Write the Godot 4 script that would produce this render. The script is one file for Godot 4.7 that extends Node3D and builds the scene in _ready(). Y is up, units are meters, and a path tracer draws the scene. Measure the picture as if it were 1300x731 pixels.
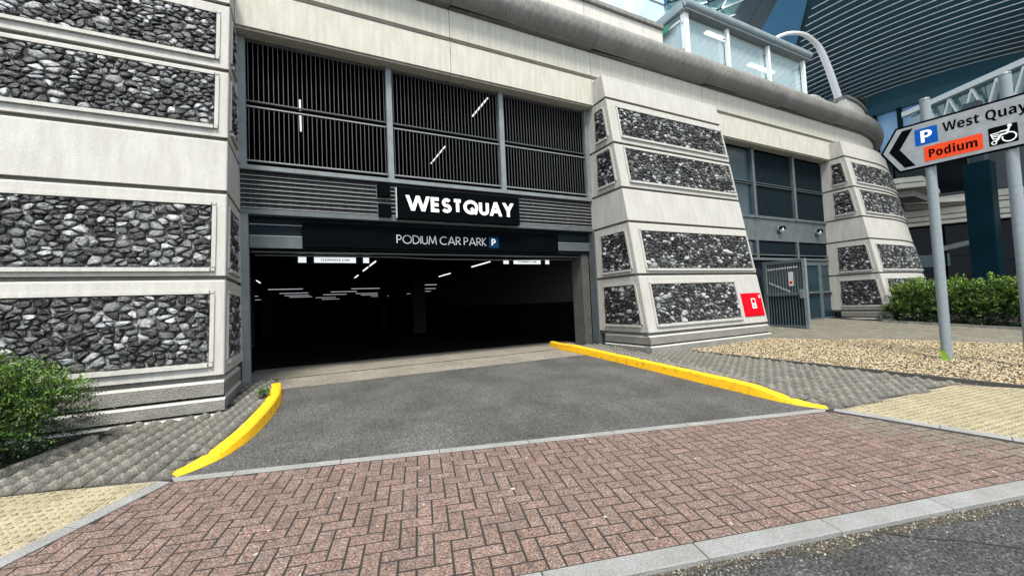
extends Node3D
# A multi-storey car park entrance between battered flint-panelled stone piers.
# The facade runs along x, y is up, the street is at z > 0. The ground falls towards the street.

const UP := Vector3.UP
# paving lattice of the crossover: origin, along the kerb, away from the kerb
const LO := Vector3(0.379, 0.18187, -3.03133)
const LA := Vector3(0.970247, -0.009116, 0.241232)
const LB := Vector3(0.241356, 0.058377, -0.968857)
const EYE := Vector3(0, 1.55, 0)
const WALL_Z := -7.6
const ARC_X := 19.0
const ARC_R := 8.0

var rng := RandomNumberGenerator.new()
var names := {}
var M := {}

# ------------------------------------------------------------------ mesh builder
class MB:
	var st := SurfaceTool.new()
	var off := Vector3.ZERO
	var col := Color.WHITE
	var n := 0
	func _init(o := Vector3.ZERO):
		off = o
		st.begin(Mesh.PRIMITIVE_TRIANGLES)
		st.set_smooth_group(-1)
	func smooth(on: bool):
		st.set_smooth_group(0 if on else -1)
	func tri(a: Vector3, b: Vector3, c: Vector3, out: Vector3):
		var g := (b - a).cross(c - a)
		if g.length_squared() < 1e-16: return
		st.set_color(col)
		if g.dot(out) > 0.0:
			st.add_vertex(a - off); st.add_vertex(c - off); st.add_vertex(b - off)
		else:
			st.add_vertex(a - off); st.add_vertex(b - off); st.add_vertex(c - off)
		n += 1
	func tric(a: Vector3, b: Vector3, c: Vector3, ca: Color, cb: Color, cc: Color, out: Vector3):
		var g := (b - a).cross(c - a)
		if g.length_squared() < 1e-16: return
		if g.dot(out) > 0.0:
			st.set_color(ca); st.add_vertex(a - off); st.set_color(cc); st.add_vertex(c - off); st.set_color(cb); st.add_vertex(b - off)
		else:
			st.set_color(ca); st.add_vertex(a - off); st.set_color(cb); st.add_vertex(b - off); st.set_color(cc); st.add_vertex(c - off)
		n += 1
	func quad(a: Vector3, b: Vector3, c: Vector3, d: Vector3, out: Vector3):
		tri(a, b, c, out); tri(a, c, d, out)
	# convex or simple polygon fan, all points in one plane
	func fan(p: PackedVector3Array, out: Vector3):
		for i in range(1, p.size() - 1): tri(p[0], p[i], p[i + 1], out)
	func box(lo: Vector3, hi: Vector3, bev := 0.0):
		frame_box(Transform3D(Basis(), (lo + hi) * 0.5), hi - lo, bev)
	func frame_box(x: Transform3D, s: Vector3, bev := 0.0):
		var h := s * 0.5
		var b: float = minf(bev, minf(h.x, minf(h.y, h.z)) * 0.9)
		var ax := [x.basis.x, x.basis.y, x.basis.z]
		var hs := [h.x, h.y, h.z]
		for i in 3:
			var j := (i + 1) % 3
			var k := (i + 2) % 3
			for sg in [-1.0, 1.0]:
				var c: Vector3 = x.origin + ax[i] * hs[i] * sg
				var u: Vector3 = ax[j] * (hs[j] - b)
				var v: Vector3 = ax[k] * (hs[k] - b)
				quad(c - u - v, c + u - v, c + u + v, c - u + v, ax[i] * sg)
		if b > 0.0:
			for i in 3:
				var j := (i + 1) % 3
				var k := (i + 2) % 3
				for sj in [-1.0, 1.0]:
					for sk in [-1.0, 1.0]:
						var p1: Vector3 = x.origin + ax[j] * hs[j] * sj + ax[k] * (hs[k] - b) * sk
						var p2: Vector3 = x.origin + ax[j] * (hs[j] - b) * sj + ax[k] * hs[k] * sk
						var w: Vector3 = ax[i] * (hs[i] - b)
						quad(p1 - w, p1 + w, p2 + w, p2 - w, ax[j] * sj + ax[k] * sk)
			for sx in [-1.0, 1.0]:
				for sy in [-1.0, 1.0]:
					for sz in [-1.0, 1.0]:
						var e: Vector3 = ax[0] * sx * (h.x - b) + ax[1] * sy * (h.y - b) + ax[2] * sz * (h.z - b)
						var o: Vector3 = x.origin + e
						tri(o + ax[0] * sx * b, o + ax[1] * sy * b, o + ax[2] * sz * b, ax[0] * sx + ax[1] * sy + ax[2] * sz)
	# straight bar with a rectangular section between two points
	func bar(a: Vector3, b: Vector3, w: float, d: float, side := Vector3.ZERO, bev := 0.0):
		var y := (b - a).normalized()
		var s := side
		if s == Vector3.ZERO: s = Vector3.RIGHT if absf(y.x) < 0.9 else Vector3.BACK
		var z := s.cross(y).normalized()
		var xx := y.cross(z).normalized()
		frame_box(Transform3D(Basis(xx, y, z), (a + b) * 0.5), Vector3(w, a.distance_to(b), d), bev)
	func tube(p: PackedVector3Array, r: PackedFloat32Array, seg := 10, caps := true):
		smooth(true)
		var rings := []
		var last := Vector3.ZERO
		for i in p.size():
			var t: Vector3 = (p[mini(i + 1, p.size() - 1)] - p[maxi(i - 1, 0)]).normalized()
			var u := last
			if u == Vector3.ZERO: u = Vector3.UP if absf(t.y) < 0.9 else Vector3.RIGHT
			u = (u - t * u.dot(t)).normalized()
			last = u
			var v := t.cross(u)
			var ring := PackedVector3Array()
			for k in seg:
				var an := TAU * k / seg
				ring.append(p[i] + (u * cos(an) + v * sin(an)) * r[i])
			rings.append(ring)
		for i in p.size() - 1:
			for k in seg:
				var k2 := (k + 1) % seg
				var o: Vector3 = rings[i][k] + rings[i][k2] - p[i] * 2.0
				quad(rings[i][k], rings[i][k2], rings[i + 1][k2], rings[i + 1][k], o)
		smooth(false)
		if caps:
			fan(rings[0], p[0] - p[1])
			fan(rings[-1], p[-1] - p[-2])
	# prism of a simple 2d polygon: base plane x (origin, u, v), thickness along w from 0 to h
	func prism(poly: PackedVector2Array, o: Vector3, u: Vector3, v: Vector3, w: Vector3, h: float, bev := 0.0, bottom := true):
		var idx := Geometry2D.triangulate_polygon(poly)
		var top := poly
		if bev > 0.0:
			var off_p := Geometry2D.offset_polygon(poly, -bev, Geometry2D.JOIN_MITER)
			if off_p.size() == 1 and off_p[0].size() == poly.size(): top = _match(poly, off_p[0])
			else: bev = 0.0
		var c := Vector2.ZERO
		for q in poly: c += q
		c /= poly.size()
		var area := 0.0
		for i in poly.size(): area += poly[i].cross(poly[(i + 1) % poly.size()])
		var sgn := 1.0 if area > 0.0 else -1.0
		var ti := Geometry2D.triangulate_polygon(top)
		for i in range(0, ti.size(), 3):
			tri(_at(top[ti[i]], o, u, v) + w * h, _at(top[ti[i + 1]], o, u, v) + w * h, _at(top[ti[i + 2]], o, u, v) + w * h, w)
		if bottom:
			for i in range(0, idx.size(), 3):
				tri(_at(poly[idx[i]], o, u, v), _at(poly[idx[i + 1]], o, u, v), _at(poly[idx[i + 2]], o, u, v), -w)
		for i in poly.size():
			var j := (i + 1) % poly.size()
			var e := poly[j] - poly[i]
			var nn := Vector2(e.y, -e.x) * sgn
			var out := u * nn.x + v * nn.y
			quad(_at(poly[i], o, u, v), _at(poly[j], o, u, v), _at(poly[j], o, u, v) + w * (h - bev), _at(poly[i], o, u, v) + w * (h - bev), out)
			if bev > 0.0:
				quad(_at(poly[i], o, u, v) + w * (h - bev), _at(poly[j], o, u, v) + w * (h - bev), _at(top[j], o, u, v) + w * h, _at(top[i], o, u, v) + w * h, out.normalized() + w)
	func _match(a: PackedVector2Array, b: PackedVector2Array) -> PackedVector2Array:
		# the same vertex order: nearest start, same turn
		var best := 0
		for i in b.size():
			if b[i].distance_squared_to(a[0]) < b[best].distance_squared_to(a[0]): best = i
		var fwd := PackedVector2Array()
		var bwd := PackedVector2Array()
		for i in b.size():
			fwd.append(b[(best + i) % b.size()]); bwd.append(b[(best - i + b.size()) % b.size()])
		return fwd if fwd[1].distance_squared_to(a[1]) <= bwd[1].distance_squared_to(a[1]) else bwd
	func _at(q: Vector2, o: Vector3, u: Vector3, v: Vector3) -> Vector3:
		return o + u * q.x + v * q.y
	# flat extruded stroke along a polyline: plane (o, u, v), width sw, from depth d0 to d1 along w
	func stroke(pts: PackedVector2Array, sw: float, o: Vector3, u: Vector3, v: Vector3, w: Vector3, d0: float, d1: float, closed := false, y_lo := -1e9, y_hi := 1e9):
		var m := pts.size()
		var L := PackedVector2Array()
		var R := PackedVector2Array()
		for i in m:
			var pv := pts[(i - 1 + m) % m] if (closed or i > 0) else pts[i]
			var nx := pts[(i + 1) % m] if (closed or i < m - 1) else pts[i]
			var d1v := (pts[i] - pv).normalized()
			var d2v := (nx - pts[i]).normalized()
			if d1v == Vector2.ZERO: d1v = d2v
			if d2v == Vector2.ZERO: d2v = d1v
			var n1 := Vector2(-d1v.y, d1v.x)
			var n2 := Vector2(-d2v.y, d2v.x)
			var mm := (n1 + n2)
			if mm.length() < 0.1: mm = n1
			mm = mm.normalized()
			var len := sw * 0.5 / maxf(mm.dot(n1), 0.62)
			var pl := pts[i] + mm * len
			var pr := pts[i] - mm * len
			L.append(Vector2(pl.x, clampf(pl.y, y_lo, y_hi))); R.append(Vector2(pr.x, clampf(pr.y, y_lo, y_hi)))
		var cnt := m if closed else m - 1
		for i in cnt:
			var j := (i + 1) % m
			quad(_at(L[i], o, u, v) + w * d1, _at(L[j], o, u, v) + w * d1, _at(R[j], o, u, v) + w * d1, _at(R[i], o, u, v) + w * d1, w)
			var dl := L[j] - L[i]
			var ol := u * -dl.y + v * dl.x
			quad(_at(L[i], o, u, v) + w * d0, _at(L[j], o, u, v) + w * d0, _at(L[j], o, u, v) + w * d1, _at(L[i], o, u, v) + w * d1, ol)
			quad(_at(R[i], o, u, v) + w * d0, _at(R[j], o, u, v) + w * d0, _at(R[j], o, u, v) + w * d1, _at(R[i], o, u, v) + w * d1, -ol)
		if not closed:
			for e in [0, m - 1]:
				var dd := (pts[1] - pts[0]) if e == 0 else (pts[m - 2] - pts[m - 1])
				quad(_at(L[e], o, u, v) + w * d0, _at(R[e], o, u, v) + w * d0, _at(R[e], o, u, v) + w * d1, _at(L[e], o, u, v) + w * d1, -(u * dd.x + v * dd.y))
	func mesh(m: Material) -> ArrayMesh:
		st.generate_normals()
		st.index()
		st.set_material(m)
		return st.commit()

# ------------------------------------------------------------------ scene tree helpers
func numbered(parent: Node, called: String) -> String:
	var key := str(parent.get_instance_id()) + called
	var k: int = names.get(key, 0)
	names[key] = k + 1
	return called if k == 0 else "%s_%03d" % [called, k]

func tag(o: Node, label := "", category := "", group := "", kind := ""):
	if label: o.set_meta("label", label)
	if category: o.set_meta("category", category)
	if group: o.set_meta("group", group)
	if kind: o.set_meta("kind", kind)

func thing(called: String, label: String, category: String, at := Vector3.ZERO, group := "") -> Node3D:
	var o := Node3D.new()
	o.name = numbered(self, called)
	o.position = at
	add_child(o, true)
	tag(o, label, category, group)
	return o

func structure(called: String, label: String, at := Vector3.ZERO) -> Node3D:
	var o := Node3D.new()
	o.name = numbered(self, called)
	o.position = at
	add_child(o, true)
	tag(o, label, "", "", "structure")
	return o

func mb(t: Node3D = null) -> MB:
	return MB.new(t.position if t else Vector3.ZERO)

func put(called: String, b: MB, m: Material, parent: Node = null) -> MeshInstance3D:
	return put_mesh(called, b.mesh(m), parent)

func put_mesh(called: String, me: Mesh, parent: Node = null, x := Transform3D()) -> MeshInstance3D:
	var o := MeshInstance3D.new()
	o.mesh = me
	var p: Node = parent if parent else self
	o.name = numbered(p, called)
	o.transform = x
	p.add_child(o, true)
	return o

func multi(called: String, me: Mesh, xs: Array, cols: Array, parent: Node = null) -> MultiMeshInstance3D:
	var mm := MultiMesh.new()
	mm.transform_format = MultiMesh.TRANSFORM_3D
	mm.use_colors = cols.size() > 0
	mm.mesh = me
	mm.instance_count = xs.size()
	for i in xs.size():
		mm.set_instance_transform(i, xs[i])
		if cols.size() > 0: mm.set_instance_color(i, cols[i])
	var o := MultiMeshInstance3D.new()
	o.multimesh = mm
	var p: Node = parent if parent else self
	o.name = numbered(p, called)
	p.add_child(o, true)
	o.set_meta("kind", "stuff")
	return o

func R(a: float, b: float) -> float:
	return rng.randf_range(a, b)

# ground height
func G(x: float, z: float) -> float:
	var y := 0.0012 + 0.00526 * x - 0.05894 * clampf(z, -7.9, 3.0)
	return y - 0.006 * maxf(0.0, z - 3.0)

func gp(x: float, z: float, h := 0.0) -> Vector3:
	return Vector3(x, G(x, z) + h, z)

func lp(a: float, b: float, h := 0.0) -> Vector3:
	return LO + LA * a + LB * b + UP * h

func lat(p: Vector3) -> Vector2:   # lattice coordinates of a point on the ground
	var d := Vector2(p.x - LO.x, p.z - LO.z)
	var det := LA.x * LB.z - LB.x * LA.z
	return Vector2((d.x * LB.z - LB.x * d.y) / det, (LA.x * d.y - d.x * LA.z) / det)

# a point on the facade line: s along it (s = x until the bend), d in front of it
func wallp(s: float, y: float, d := 0.0) -> Vector3:
	if s <= ARC_X: return Vector3(s, y, WALL_Z + d)
	var an := (s - ARC_X) / ARC_R
	return Vector3(ARC_X + (ARC_R + d) * sin(an), y, WALL_Z - ARC_R + (ARC_R + d) * cos(an))

func wall_n(s: float) -> Vector3:
	if s <= ARC_X: return Vector3(0, 0, 1)
	var an := (s - ARC_X) / ARC_R
	return Vector3(sin(an), 0, cos(an))

# ------------------------------------------------------------------ materials
func noise_tex(seed_: int, freq: float, lo: Color, hi: Color, size := 512, oct := 4, kind := FastNoiseLite.TYPE_SIMPLEX_SMOOTH, mid := -1.0) -> NoiseTexture2D:
	var n := FastNoiseLite.new()
	n.seed = seed_
	n.noise_type = kind
	n.frequency = freq
	n.fractal_octaves = oct
	n.fractal_gain = 0.55
	var t := NoiseTexture2D.new()
	t.width = size; t.height = size
	t.seamless = true
	t.noise = n
	var g := Gradient.new()
	if mid < 0.0:
		g.set_color(0, lo); g.set_color(1, hi)
	else:
		g.offsets = PackedFloat32Array([0.0, maxf(0.0, mid - 0.12), minf(1.0, mid + 0.12), 1.0])
		g.colors = PackedColorArray([lo, lo, hi, hi])
	t.color_ramp = g
	return t

func bump_tex(seed_: int, freq: float, strength := 6.0, size := 512, oct := 4, kind := FastNoiseLite.TYPE_SIMPLEX_SMOOTH) -> NoiseTexture2D:
	var n := FastNoiseLite.new()
	n.seed = seed_
	n.noise_type = kind
	n.frequency = freq
	n.fractal_octaves = oct
	var t := NoiseTexture2D.new()
	t.width = size; t.height = size
	t.seamless = true
	t.as_normal_map = true
	t.bump_strength = strength
	t.noise = n
	return t

var T := {}

# mineral grain: one random chip per texel, a few bright and a few dark ones
func grain_tex(seed_: int, size: int, lo: float, hi: float, bright: float, dark: float, tint := 0.0) -> ImageTexture:
	var r := RandomNumberGenerator.new()
	r.seed = seed_
	var im := Image.create(size, size, false, Image.FORMAT_RGB8)
	for y in size:
		for x in size:
			var v := lerpf(lo, hi, (r.randf() + r.randf()) * 0.5)
			var q := r.randf()
			if q < bright: v = minf(1.0, hi * 1.35)
			elif q > 1.0 - dark: v = lo * 0.5
			var t := r.randf_range(-tint, tint)
			im.set_pixel(x, y, Color(clampf(v + t, 0, 1), clampf(v, 0, 1), clampf(v - t, 0, 1)))
	return ImageTexture.create_from_image(im)

func mat(c: Color, rough := 0.8, tex := "", scale := 1.0, bump := "", bscale := 1.0, metal := 0.0) -> StandardMaterial3D:
	# c is a linear base colour
	var m := StandardMaterial3D.new()
	m.albedo_color = c.linear_to_srgb()
	m.roughness = rough
	m.metallic = metal
	m.vertex_color_use_as_albedo = true
	if tex or bump:
		m.uv1_triplanar = true
		m.uv1_world_triplanar = true
		m.uv1_scale = Vector3.ONE * scale
	if tex: m.albedo_texture = T[tex]
	if bump:
		m.normal_enabled = true
		m.normal_texture = T[bump]
		m.normal_scale = bscale
	return m

func detail(m: StandardMaterial3D, tex: String, scale: float) -> StandardMaterial3D:
	m.detail_enabled = true
	m.detail_blend_mode = BaseMaterial3D.BLEND_MODE_MUL
	m.detail_albedo = T[tex]
	m.detail_uv_layer = BaseMaterial3D.DETAIL_UV_2
	m.uv2_triplanar = true
	m.uv2_world_triplanar = true
	m.uv2_scale = Vector3.ONE * scale
	return m

func grey(v: float) -> Color:
	return Color(v, v, v)

func glass(c: Color, a: float, rough := 0.03) -> StandardMaterial3D:
	var m := StandardMaterial3D.new()
	var s := c.linear_to_srgb()
	m.albedo_color = Color(s.r, s.g, s.b, a)
	m.transparency = BaseMaterial3D.TRANSPARENCY_ALPHA
	m.roughness = rough
	m.metallic_specular = 0.6
	return m

func glow(c: Color, e: float) -> StandardMaterial3D:
	var m := StandardMaterial3D.new()
	m.albedo_color = Color(0.8, 0.8, 0.8)
	m.emission_enabled = true
	m.emission = c
	m.emission_energy_multiplier = e
	return m

func materials():
	T.cloud = noise_tex(1, 0.012, grey(0.90), grey(1.0), 512, 5)
	T.stain = noise_tex(2, 0.008, Color(0.84, 0.838, 0.825), grey(1.0), 512, 6)
	T.tar = grain_tex(21, 256, 0.40, 0.84, 0.10, 0.10, 0.02)
	T.chip = grain_tex(22, 256, 0.58, 0.86, 0.20, 0.06, 0.05)
	T.fine = grain_tex(24, 256, 0.74, 1.0, 0.0, 0.0, 0.02)
	T.rain = noise_tex(16, 0.014, Color(0.89, 0.885, 0.87), grey(1.0), 512, 4)
	T.wear = noise_tex(15, 0.012, grey(0.68), grey(1.0), 512, 6)
	T.sand = grain_tex(23, 256, 0.90, 1.0, 0.0, 0.0, 0.005)
	T.speck = noise_tex(3, 0.16, grey(0.5), grey(1.0), 512, 3)
	T.grit = noise_tex(4, 0.30, grey(0.25), grey(1.0), 512, 2)
	T.streak = noise_tex(5, 0.03, grey(0.40), grey(1.0), 512, 5)
	T.paint = noise_tex(6, 0.02, Color(0.72, 0.62, 0.45), Color(1, 1, 1), 512, 5, FastNoiseLite.TYPE_SIMPLEX_SMOOTH, 0.2)
	T.mortar = noise_tex(7, 0.02, Color(0.3, 0.31, 0.32), Color(1, 1, 1), 512, 4, FastNoiseLite.TYPE_SIMPLEX_SMOOTH, 0.62)
	T.flint = noise_tex(8, 0.03, grey(0.45), grey(1.0), 512, 4)
	T.b_fine = bump_tex(11, 0.2, 5.0, 512, 3)
	T.b_rough = bump_tex(12, 0.22, 14.0, 512, 3)
	T.b_soft = bump_tex(13, 0.03, 3.0, 512, 4)
	T.b_flint = bump_tex(14, 0.06, 10.0, 512, 4, FastNoiseLite.TYPE_CELLULAR)
	M.stone = detail(mat(Color(0.45, 0.448, 0.43), 0.85, "sand", 0.5, "b_fine", 0.2), "rain", 1.0)
	M.stone.uv2_scale = Vector3(0.9, 0.14, 0.9)
	M.stone_plain = detail(mat(Color(0.46, 0.458, 0.44), 0.85, "sand", 0.5, "b_fine", 0.2), "rain", 1.0)
	M.stone_plain.uv2_scale = Vector3(0.9, 0.14, 0.9)
	M.plinth = detail(mat(Color(0.29, 0.285, 0.265), 0.9, "fine", 0.5, "b_rough", 0.4), "stain", 0.4)
	M.wall_panel = detail(mat(Color(0.55, 0.545, 0.49), 0.85, "sand", 0.45, "b_fine", 0.2), "rain", 1.0)
	M.wall_panel.uv2_scale = Vector3(0.9, 0.14, 0.9)
	M.cornice = detail(mat(Color(0.42, 0.42, 0.405), 0.8, "streak", 0.5, "b_fine", 0.3), "stain", 0.3)
	M.cornice.uv1_scale = Vector3(4.2, 0.28, 0.28)
	M.parapet = detail(mat(Color(0.66, 0.65, 0.61), 0.85, "sand", 0.5, "b_fine", 0.2), "rain", 1.0)
	M.parapet.uv2_scale = Vector3(0.9, 0.14, 0.9)
	M.mortar = mat(Color(0.36, 0.36, 0.35), 0.95, "mortar", 0.9, "b_rough", 0.6)
	M.flint = detail(mat(Color(1, 1, 1), 0.5, "flint", 1.9, "b_flint", 0.7), "sand", 1.2)
	M.steel = mat(Color(0.082, 0.102, 0.112), 0.5, "stain", 0.6, "b_fine", 0.1)
	M.steel_pale = mat(Color(0.18, 0.21, 0.225), 0.45, "stain", 0.8, "b_fine", 0.1)
	M.bar = mat(Color(0.05, 0.055, 0.058), 0.5)
	M.steel_dark = mat(Color(0.014, 0.021, 0.026), 0.55)
	M.rail_light = mat(Color(0.20, 0.215, 0.22), 0.45)
	M.edge_light = mat(Color(0.36, 0.38, 0.39), 0.4)
	M.slat = mat(Color(0.085, 0.09, 0.095), 0.5, "streak", 0.9)
	M.navy = mat(Color(0.0015, 0.0025, 0.0035), 0.6)
	M.black = mat(Color(0.002, 0.002, 0.002), 0.8)
	M.white = mat(Color(0.88, 0.88, 0.88), 0.5)
	M.offwhite = mat(Color(0.60, 0.62, 0.63), 0.45, "stain", 0.8)
	M.blue = mat(Color(0.006, 0.075, 0.34), 0.5)
	M.dim_blue = mat(Color(0.004, 0.035, 0.09), 0.5)
	M.orange = mat(Color(0.66, 0.06, 0.02), 0.5)
	M.red = mat(Color(0.62, 0.004, 0.012), 0.5)
	M.sign_face = mat(Color(0.265, 0.29, 0.315), 0.6, "stain", 1.2)
	M.galv = mat(Color(0.20, 0.24, 0.265), 0.5, "cloud", 1.6, "b_soft", 0.1)
	M.asphalt = detail(mat(Color(0.27, 0.272, 0.266), 0.95, "tar", 0.55, "b_rough", 0.45), "wear", 0.16)
	M.road = detail(mat(Color(0.20, 0.205, 0.205), 0.95, "tar", 0.42, "b_rough", 0.8), "wear", 0.5)
	M.concrete = detail(mat(Color(0.40, 0.37, 0.315), 0.9, "chip", 0.5, "b_fine", 0.4), "stain", 0.3)
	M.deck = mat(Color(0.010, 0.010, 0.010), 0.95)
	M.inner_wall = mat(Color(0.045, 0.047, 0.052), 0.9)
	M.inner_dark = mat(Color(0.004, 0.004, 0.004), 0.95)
	M.pillar = detail(mat(Color(0.13, 0.13, 0.125), 0.9, "chip", 0.5), "stain", 0.5)
	M.granite = detail(mat(Color(0.30, 0.305, 0.31), 0.85, "fine", 0.75, "b_fine", 0.4), "stain", 0.5)
	M.edging = detail(mat(Color(0.32, 0.325, 0.325), 0.9, "fine", 0.6, "b_fine", 0.4), "stain", 0.5)
	M.bedding = mat(Color(0.16, 0.155, 0.138), 1.0, "fine", 0.6, "b_rough", 0.5)
	M.joint = mat(Color(0.015, 0.0135, 0.012), 1.0)
	M.yellow = detail(mat(Color(0.86, 0.47, 0.001), 0.75, "paint", 0.9, "b_rough", 0.25), "cloud", 1.0)
	M.stud = detail(mat(Color(0.66, 0.63, 0.55), 0.95, "chip", 0.6, "b_rough", 0.5), "stain", 0.6)
	M.tactile = detail(mat(Color(0.49, 0.435, 0.29), 0.9, "fine", 0.6, "b_rough", 0.4), "stain", 0.5)
	M.path = detail(mat(Color(0.36, 0.34, 0.28), 0.95, "chip", 0.5, "b_rough", 0.4), "stain", 0.3)
	M.soil = mat(Color(0.025, 0.02, 0.015), 1.0, "grit", 1.0, "b_rough", 1.0)
	M.ground = mat(Color(0.14, 0.14, 0.135), 0.95, "stain", 0.2)
	M.bricks = []
	for c in [Color(0.358, 0.240, 0.207), Color(0.336, 0.226, 0.196), Color(0.380, 0.255, 0.220), Color(0.347, 0.242, 0.211), Color(0.319, 0.215, 0.185), Color(0.369, 0.260, 0.228)]:
		M.bricks.append(detail(mat(c, 0.92, "chip", 0.55, "b_rough", 0.45), "stain", 0.9))
	M.brick_grey = detail(mat(Color(0.32, 0.265, 0.22), 0.92, "chip", 0.68, "b_rough", 0.45), "stain", 0.9)
	M.pebble = mat(Color(1, 1, 1), 0.8, "speck", 2.0)
	M.teal = mat(Color(0.012, 0.034, 0.048), 0.3, "stain", 0.1)
	M.teal_mid = mat(Color(0.006, 0.027, 0.040), 0.4, "stain", 0.15)
	M.dish = mat(Color(0.05, 0.16, 0.235), 0.45, "stain", 0.05)
	M.dish_blue = mat(Color(0.17, 0.50, 0.92), 0.45, "stain", 0.05)
	M.louvre = mat(Color(0.92, 0.97, 1.0), 0.4)
	M.sky_pane = mat(Color(0.24, 0.48, 0.82), 0.12)  # blue albedo stands in for sky reflected in some drum panes
	M.dark_glass = mat(Color(0.006, 0.010, 0.013), 0.12)
	M.dark_glass.metallic_specular = 0.2
	M.cladding = mat(Color(0.10, 0.13, 0.15), 0.5, "stain", 0.08)
	M.facet = mat(Color(0.16, 0.30, 0.31), 0.2)
	M.facet_pale = mat(Color(0.24, 0.40, 0.41), 0.2)
	M.mast = mat(Color(0.80, 0.81, 0.82), 0.35)
	M.truss = mat(Color(0.66, 0.72, 0.73), 0.4)
	M.beam_steel = mat(Color(0.24, 0.31, 0.345), 0.35, "stain", 0.5)
	M.band = detail(mat(Color(0.90, 0.87, 0.78), 0.85, "cloud", 0.4), "stain", 0.2)
	M.soffit = mat(Color(0.30, 0.30, 0.29), 0.85, "stain", 0.3)
	M.ceiling = mat(Color(0.62, 0.72, 0.76), 0.7)
	M.pale_pane = glass(Color(0.62, 0.80, 0.86), 0.34, 0.04)  # pale blue body colour stands in for sky reflected in the balcony glass
	M.bridge_pane = glass(Color(0.10, 0.24, 0.25), 0.5, 0.05)
	M.screen_pane = glass(Color(0.60, 0.75, 0.88), 0.6, 0.05)
	M.lamp = glow(Color(1.0, 0.98, 0.93), 0.45)
	M.strip = glow(Color(1.0, 0.98, 0.94), 1.6)
	M.lamp_dim = glow(Color(0.95, 0.97, 1.0), 0.17)
	M.lightbox = glow(Color(0.96, 0.98, 1.0), 0.24)
	M.leaf = mat(Color(1, 1, 1), 0.55)
	M.leaf.backlight_enabled = true
	M.leaf.backlight = Color(0.10, 0.16, 0.03)
	M.leaf.cull_mode = BaseMaterial3D.CULL_DISABLED
	for k in ["teal_mid", "steel_dark", "slat", "navy", "black", "deck", "inner_wall", "inner_dark", "red", "blue", "orange", "dim_blue"]: M[k].metallic_specular = 0.08
	M.twig = mat(Color(0.06, 0.045, 0.03), 0.9)

# ------------------------------------------------------------------ flint panels
# cells of a jittered lattice inside a polygon (metres in the panel's own plane)
func cells(poly: PackedVector2Array, cw: float, ch: float, share := 0.05) -> Array:
	var lo := poly[0]
	var hi := poly[0]
	for q in poly:
		lo = lo.min(q); hi = hi.max(q)
	var k := cw / ch
	var nx := int(ceil((hi.x - lo.x) / cw)) + 2
	var ny := int(ceil((hi.y - lo.y) / ch)) + 2
	var pts := {}
	for j in ny:
		for i in nx:
			if rng.randf() < 0.16: continue
			var p := Vector2(lo.x + (i - 0.5 + 0.5 * (j % 2) + R(-0.42, 0.42)) * cw, lo.y + (j - 0.5 + R(-0.38, 0.38)) * ch)
			pts[Vector2i(i, j)] = p
	# a few large nodules push their neighbours out
	var large := {}
	for key in pts.keys():
		if rng.randf() > share or not pts.has(key): continue
		var free := true
		for dj in range(-2, 3):
			for di in range(-2, 3):
				if large.has(key + Vector2i(di, dj)): free = false
		if not free: continue
		large[key] = true
		for dj in range(-1, 2):
			for di in range(-1, 2):
				if (di != 0 or dj != 0) and rng.randf() < 0.75: pts.erase(key + Vector2i(di, dj))
	var out := []
	for key in pts:
		var p: Vector2 = pts[key]
		if not Geometry2D.is_point_in_polygon(p, poly):
			continue
		var s := Vector2(p.x, p.y * k)
		var cell := PackedVector2Array([s + Vector2(-cw, -cw) * 1.2, s + Vector2(cw, -cw) * 1.2, s + Vector2(cw, cw) * 1.2, s + Vector2(-cw, cw) * 1.2])
		for dj in range(-2, 3):
			for di in range(-2, 3):
				if di == 0 and dj == 0: continue
				var nk: Vector2i = key + Vector2i(di, dj)
				if not pts.has(nk): continue
				var q: Vector2 = pts[nk]
				var qs := Vector2(q.x, q.y * k)
				var mid := (s + qs) * 0.5
				var dir := (s - qs).normalized()
				cell = clip_half(cell, mid, dir)
				if cell.size() < 3: break
			if cell.size() < 3: break
		if cell.size() < 3: continue
		for i in cell.size(): cell[i] = Vector2(cell[i].x, cell[i].y / k)
		# clip by the panel outline
		for i in poly.size():
			var a := poly[i]
			var e := (poly[(i + 1) % poly.size()] - a).normalized()
			cell = clip_half(cell, a, Vector2(-e.y, e.x))
			if cell.size() < 3: break
		if cell.size() < 3: continue
		var c := Vector2.ZERO
		for q in cell: c += q
		c /= cell.size()
		# round the corners, leave a joint
		var gap: float = R(0.86, 1.0)
		var rounded := PackedVector2Array()
		for i in cell.size():
			var a := cell[i]
			var b := cell[(i + 1) % cell.size()]
			if a.distance_to(b) < 0.012:
				rounded.append((a + b) * 0.5)
				continue
			rounded.append(a.lerp(b, R(0.2, 0.32))); rounded.append(a.lerp(b, R(0.68, 0.8)))
		if rounded.size() < 5: continue
		for i in rounded.size():
			rounded[i] = c + (rounded[i] - c) * gap * R(0.88, 1.05)
		out.append([c, rounded, large.has(key) and rng.randf() < 0.85])
	return out

func clip_half(poly: PackedVector2Array, at: Vector2, keep: Vector2) -> PackedVector2Array:
	var out := PackedVector2Array()
	var m := poly.size()
	for i in m:
		var a := poly[i]
		var b := poly[(i + 1) % m]
		var da := (a - at).dot(keep)
		var db := (b - at).dot(keep)
		if da >= 0.0: out.append(a)
		if (da >= 0.0) != (db >= 0.0): out.append(a.lerp(b, da / (da - db)))
	return out

func flint_tone() -> Color:
	var r := rng.randf()
	var v: float
	if r < 0.52: v = R(0.014, 0.06)
	elif r < 0.80: v = R(0.10, 0.26)
	else: v = R(0.35, 0.85)
	var t := R(-0.04, 0.04)
	return Color(v * (0.93 + t), v, v * (1.05 - t))

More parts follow.
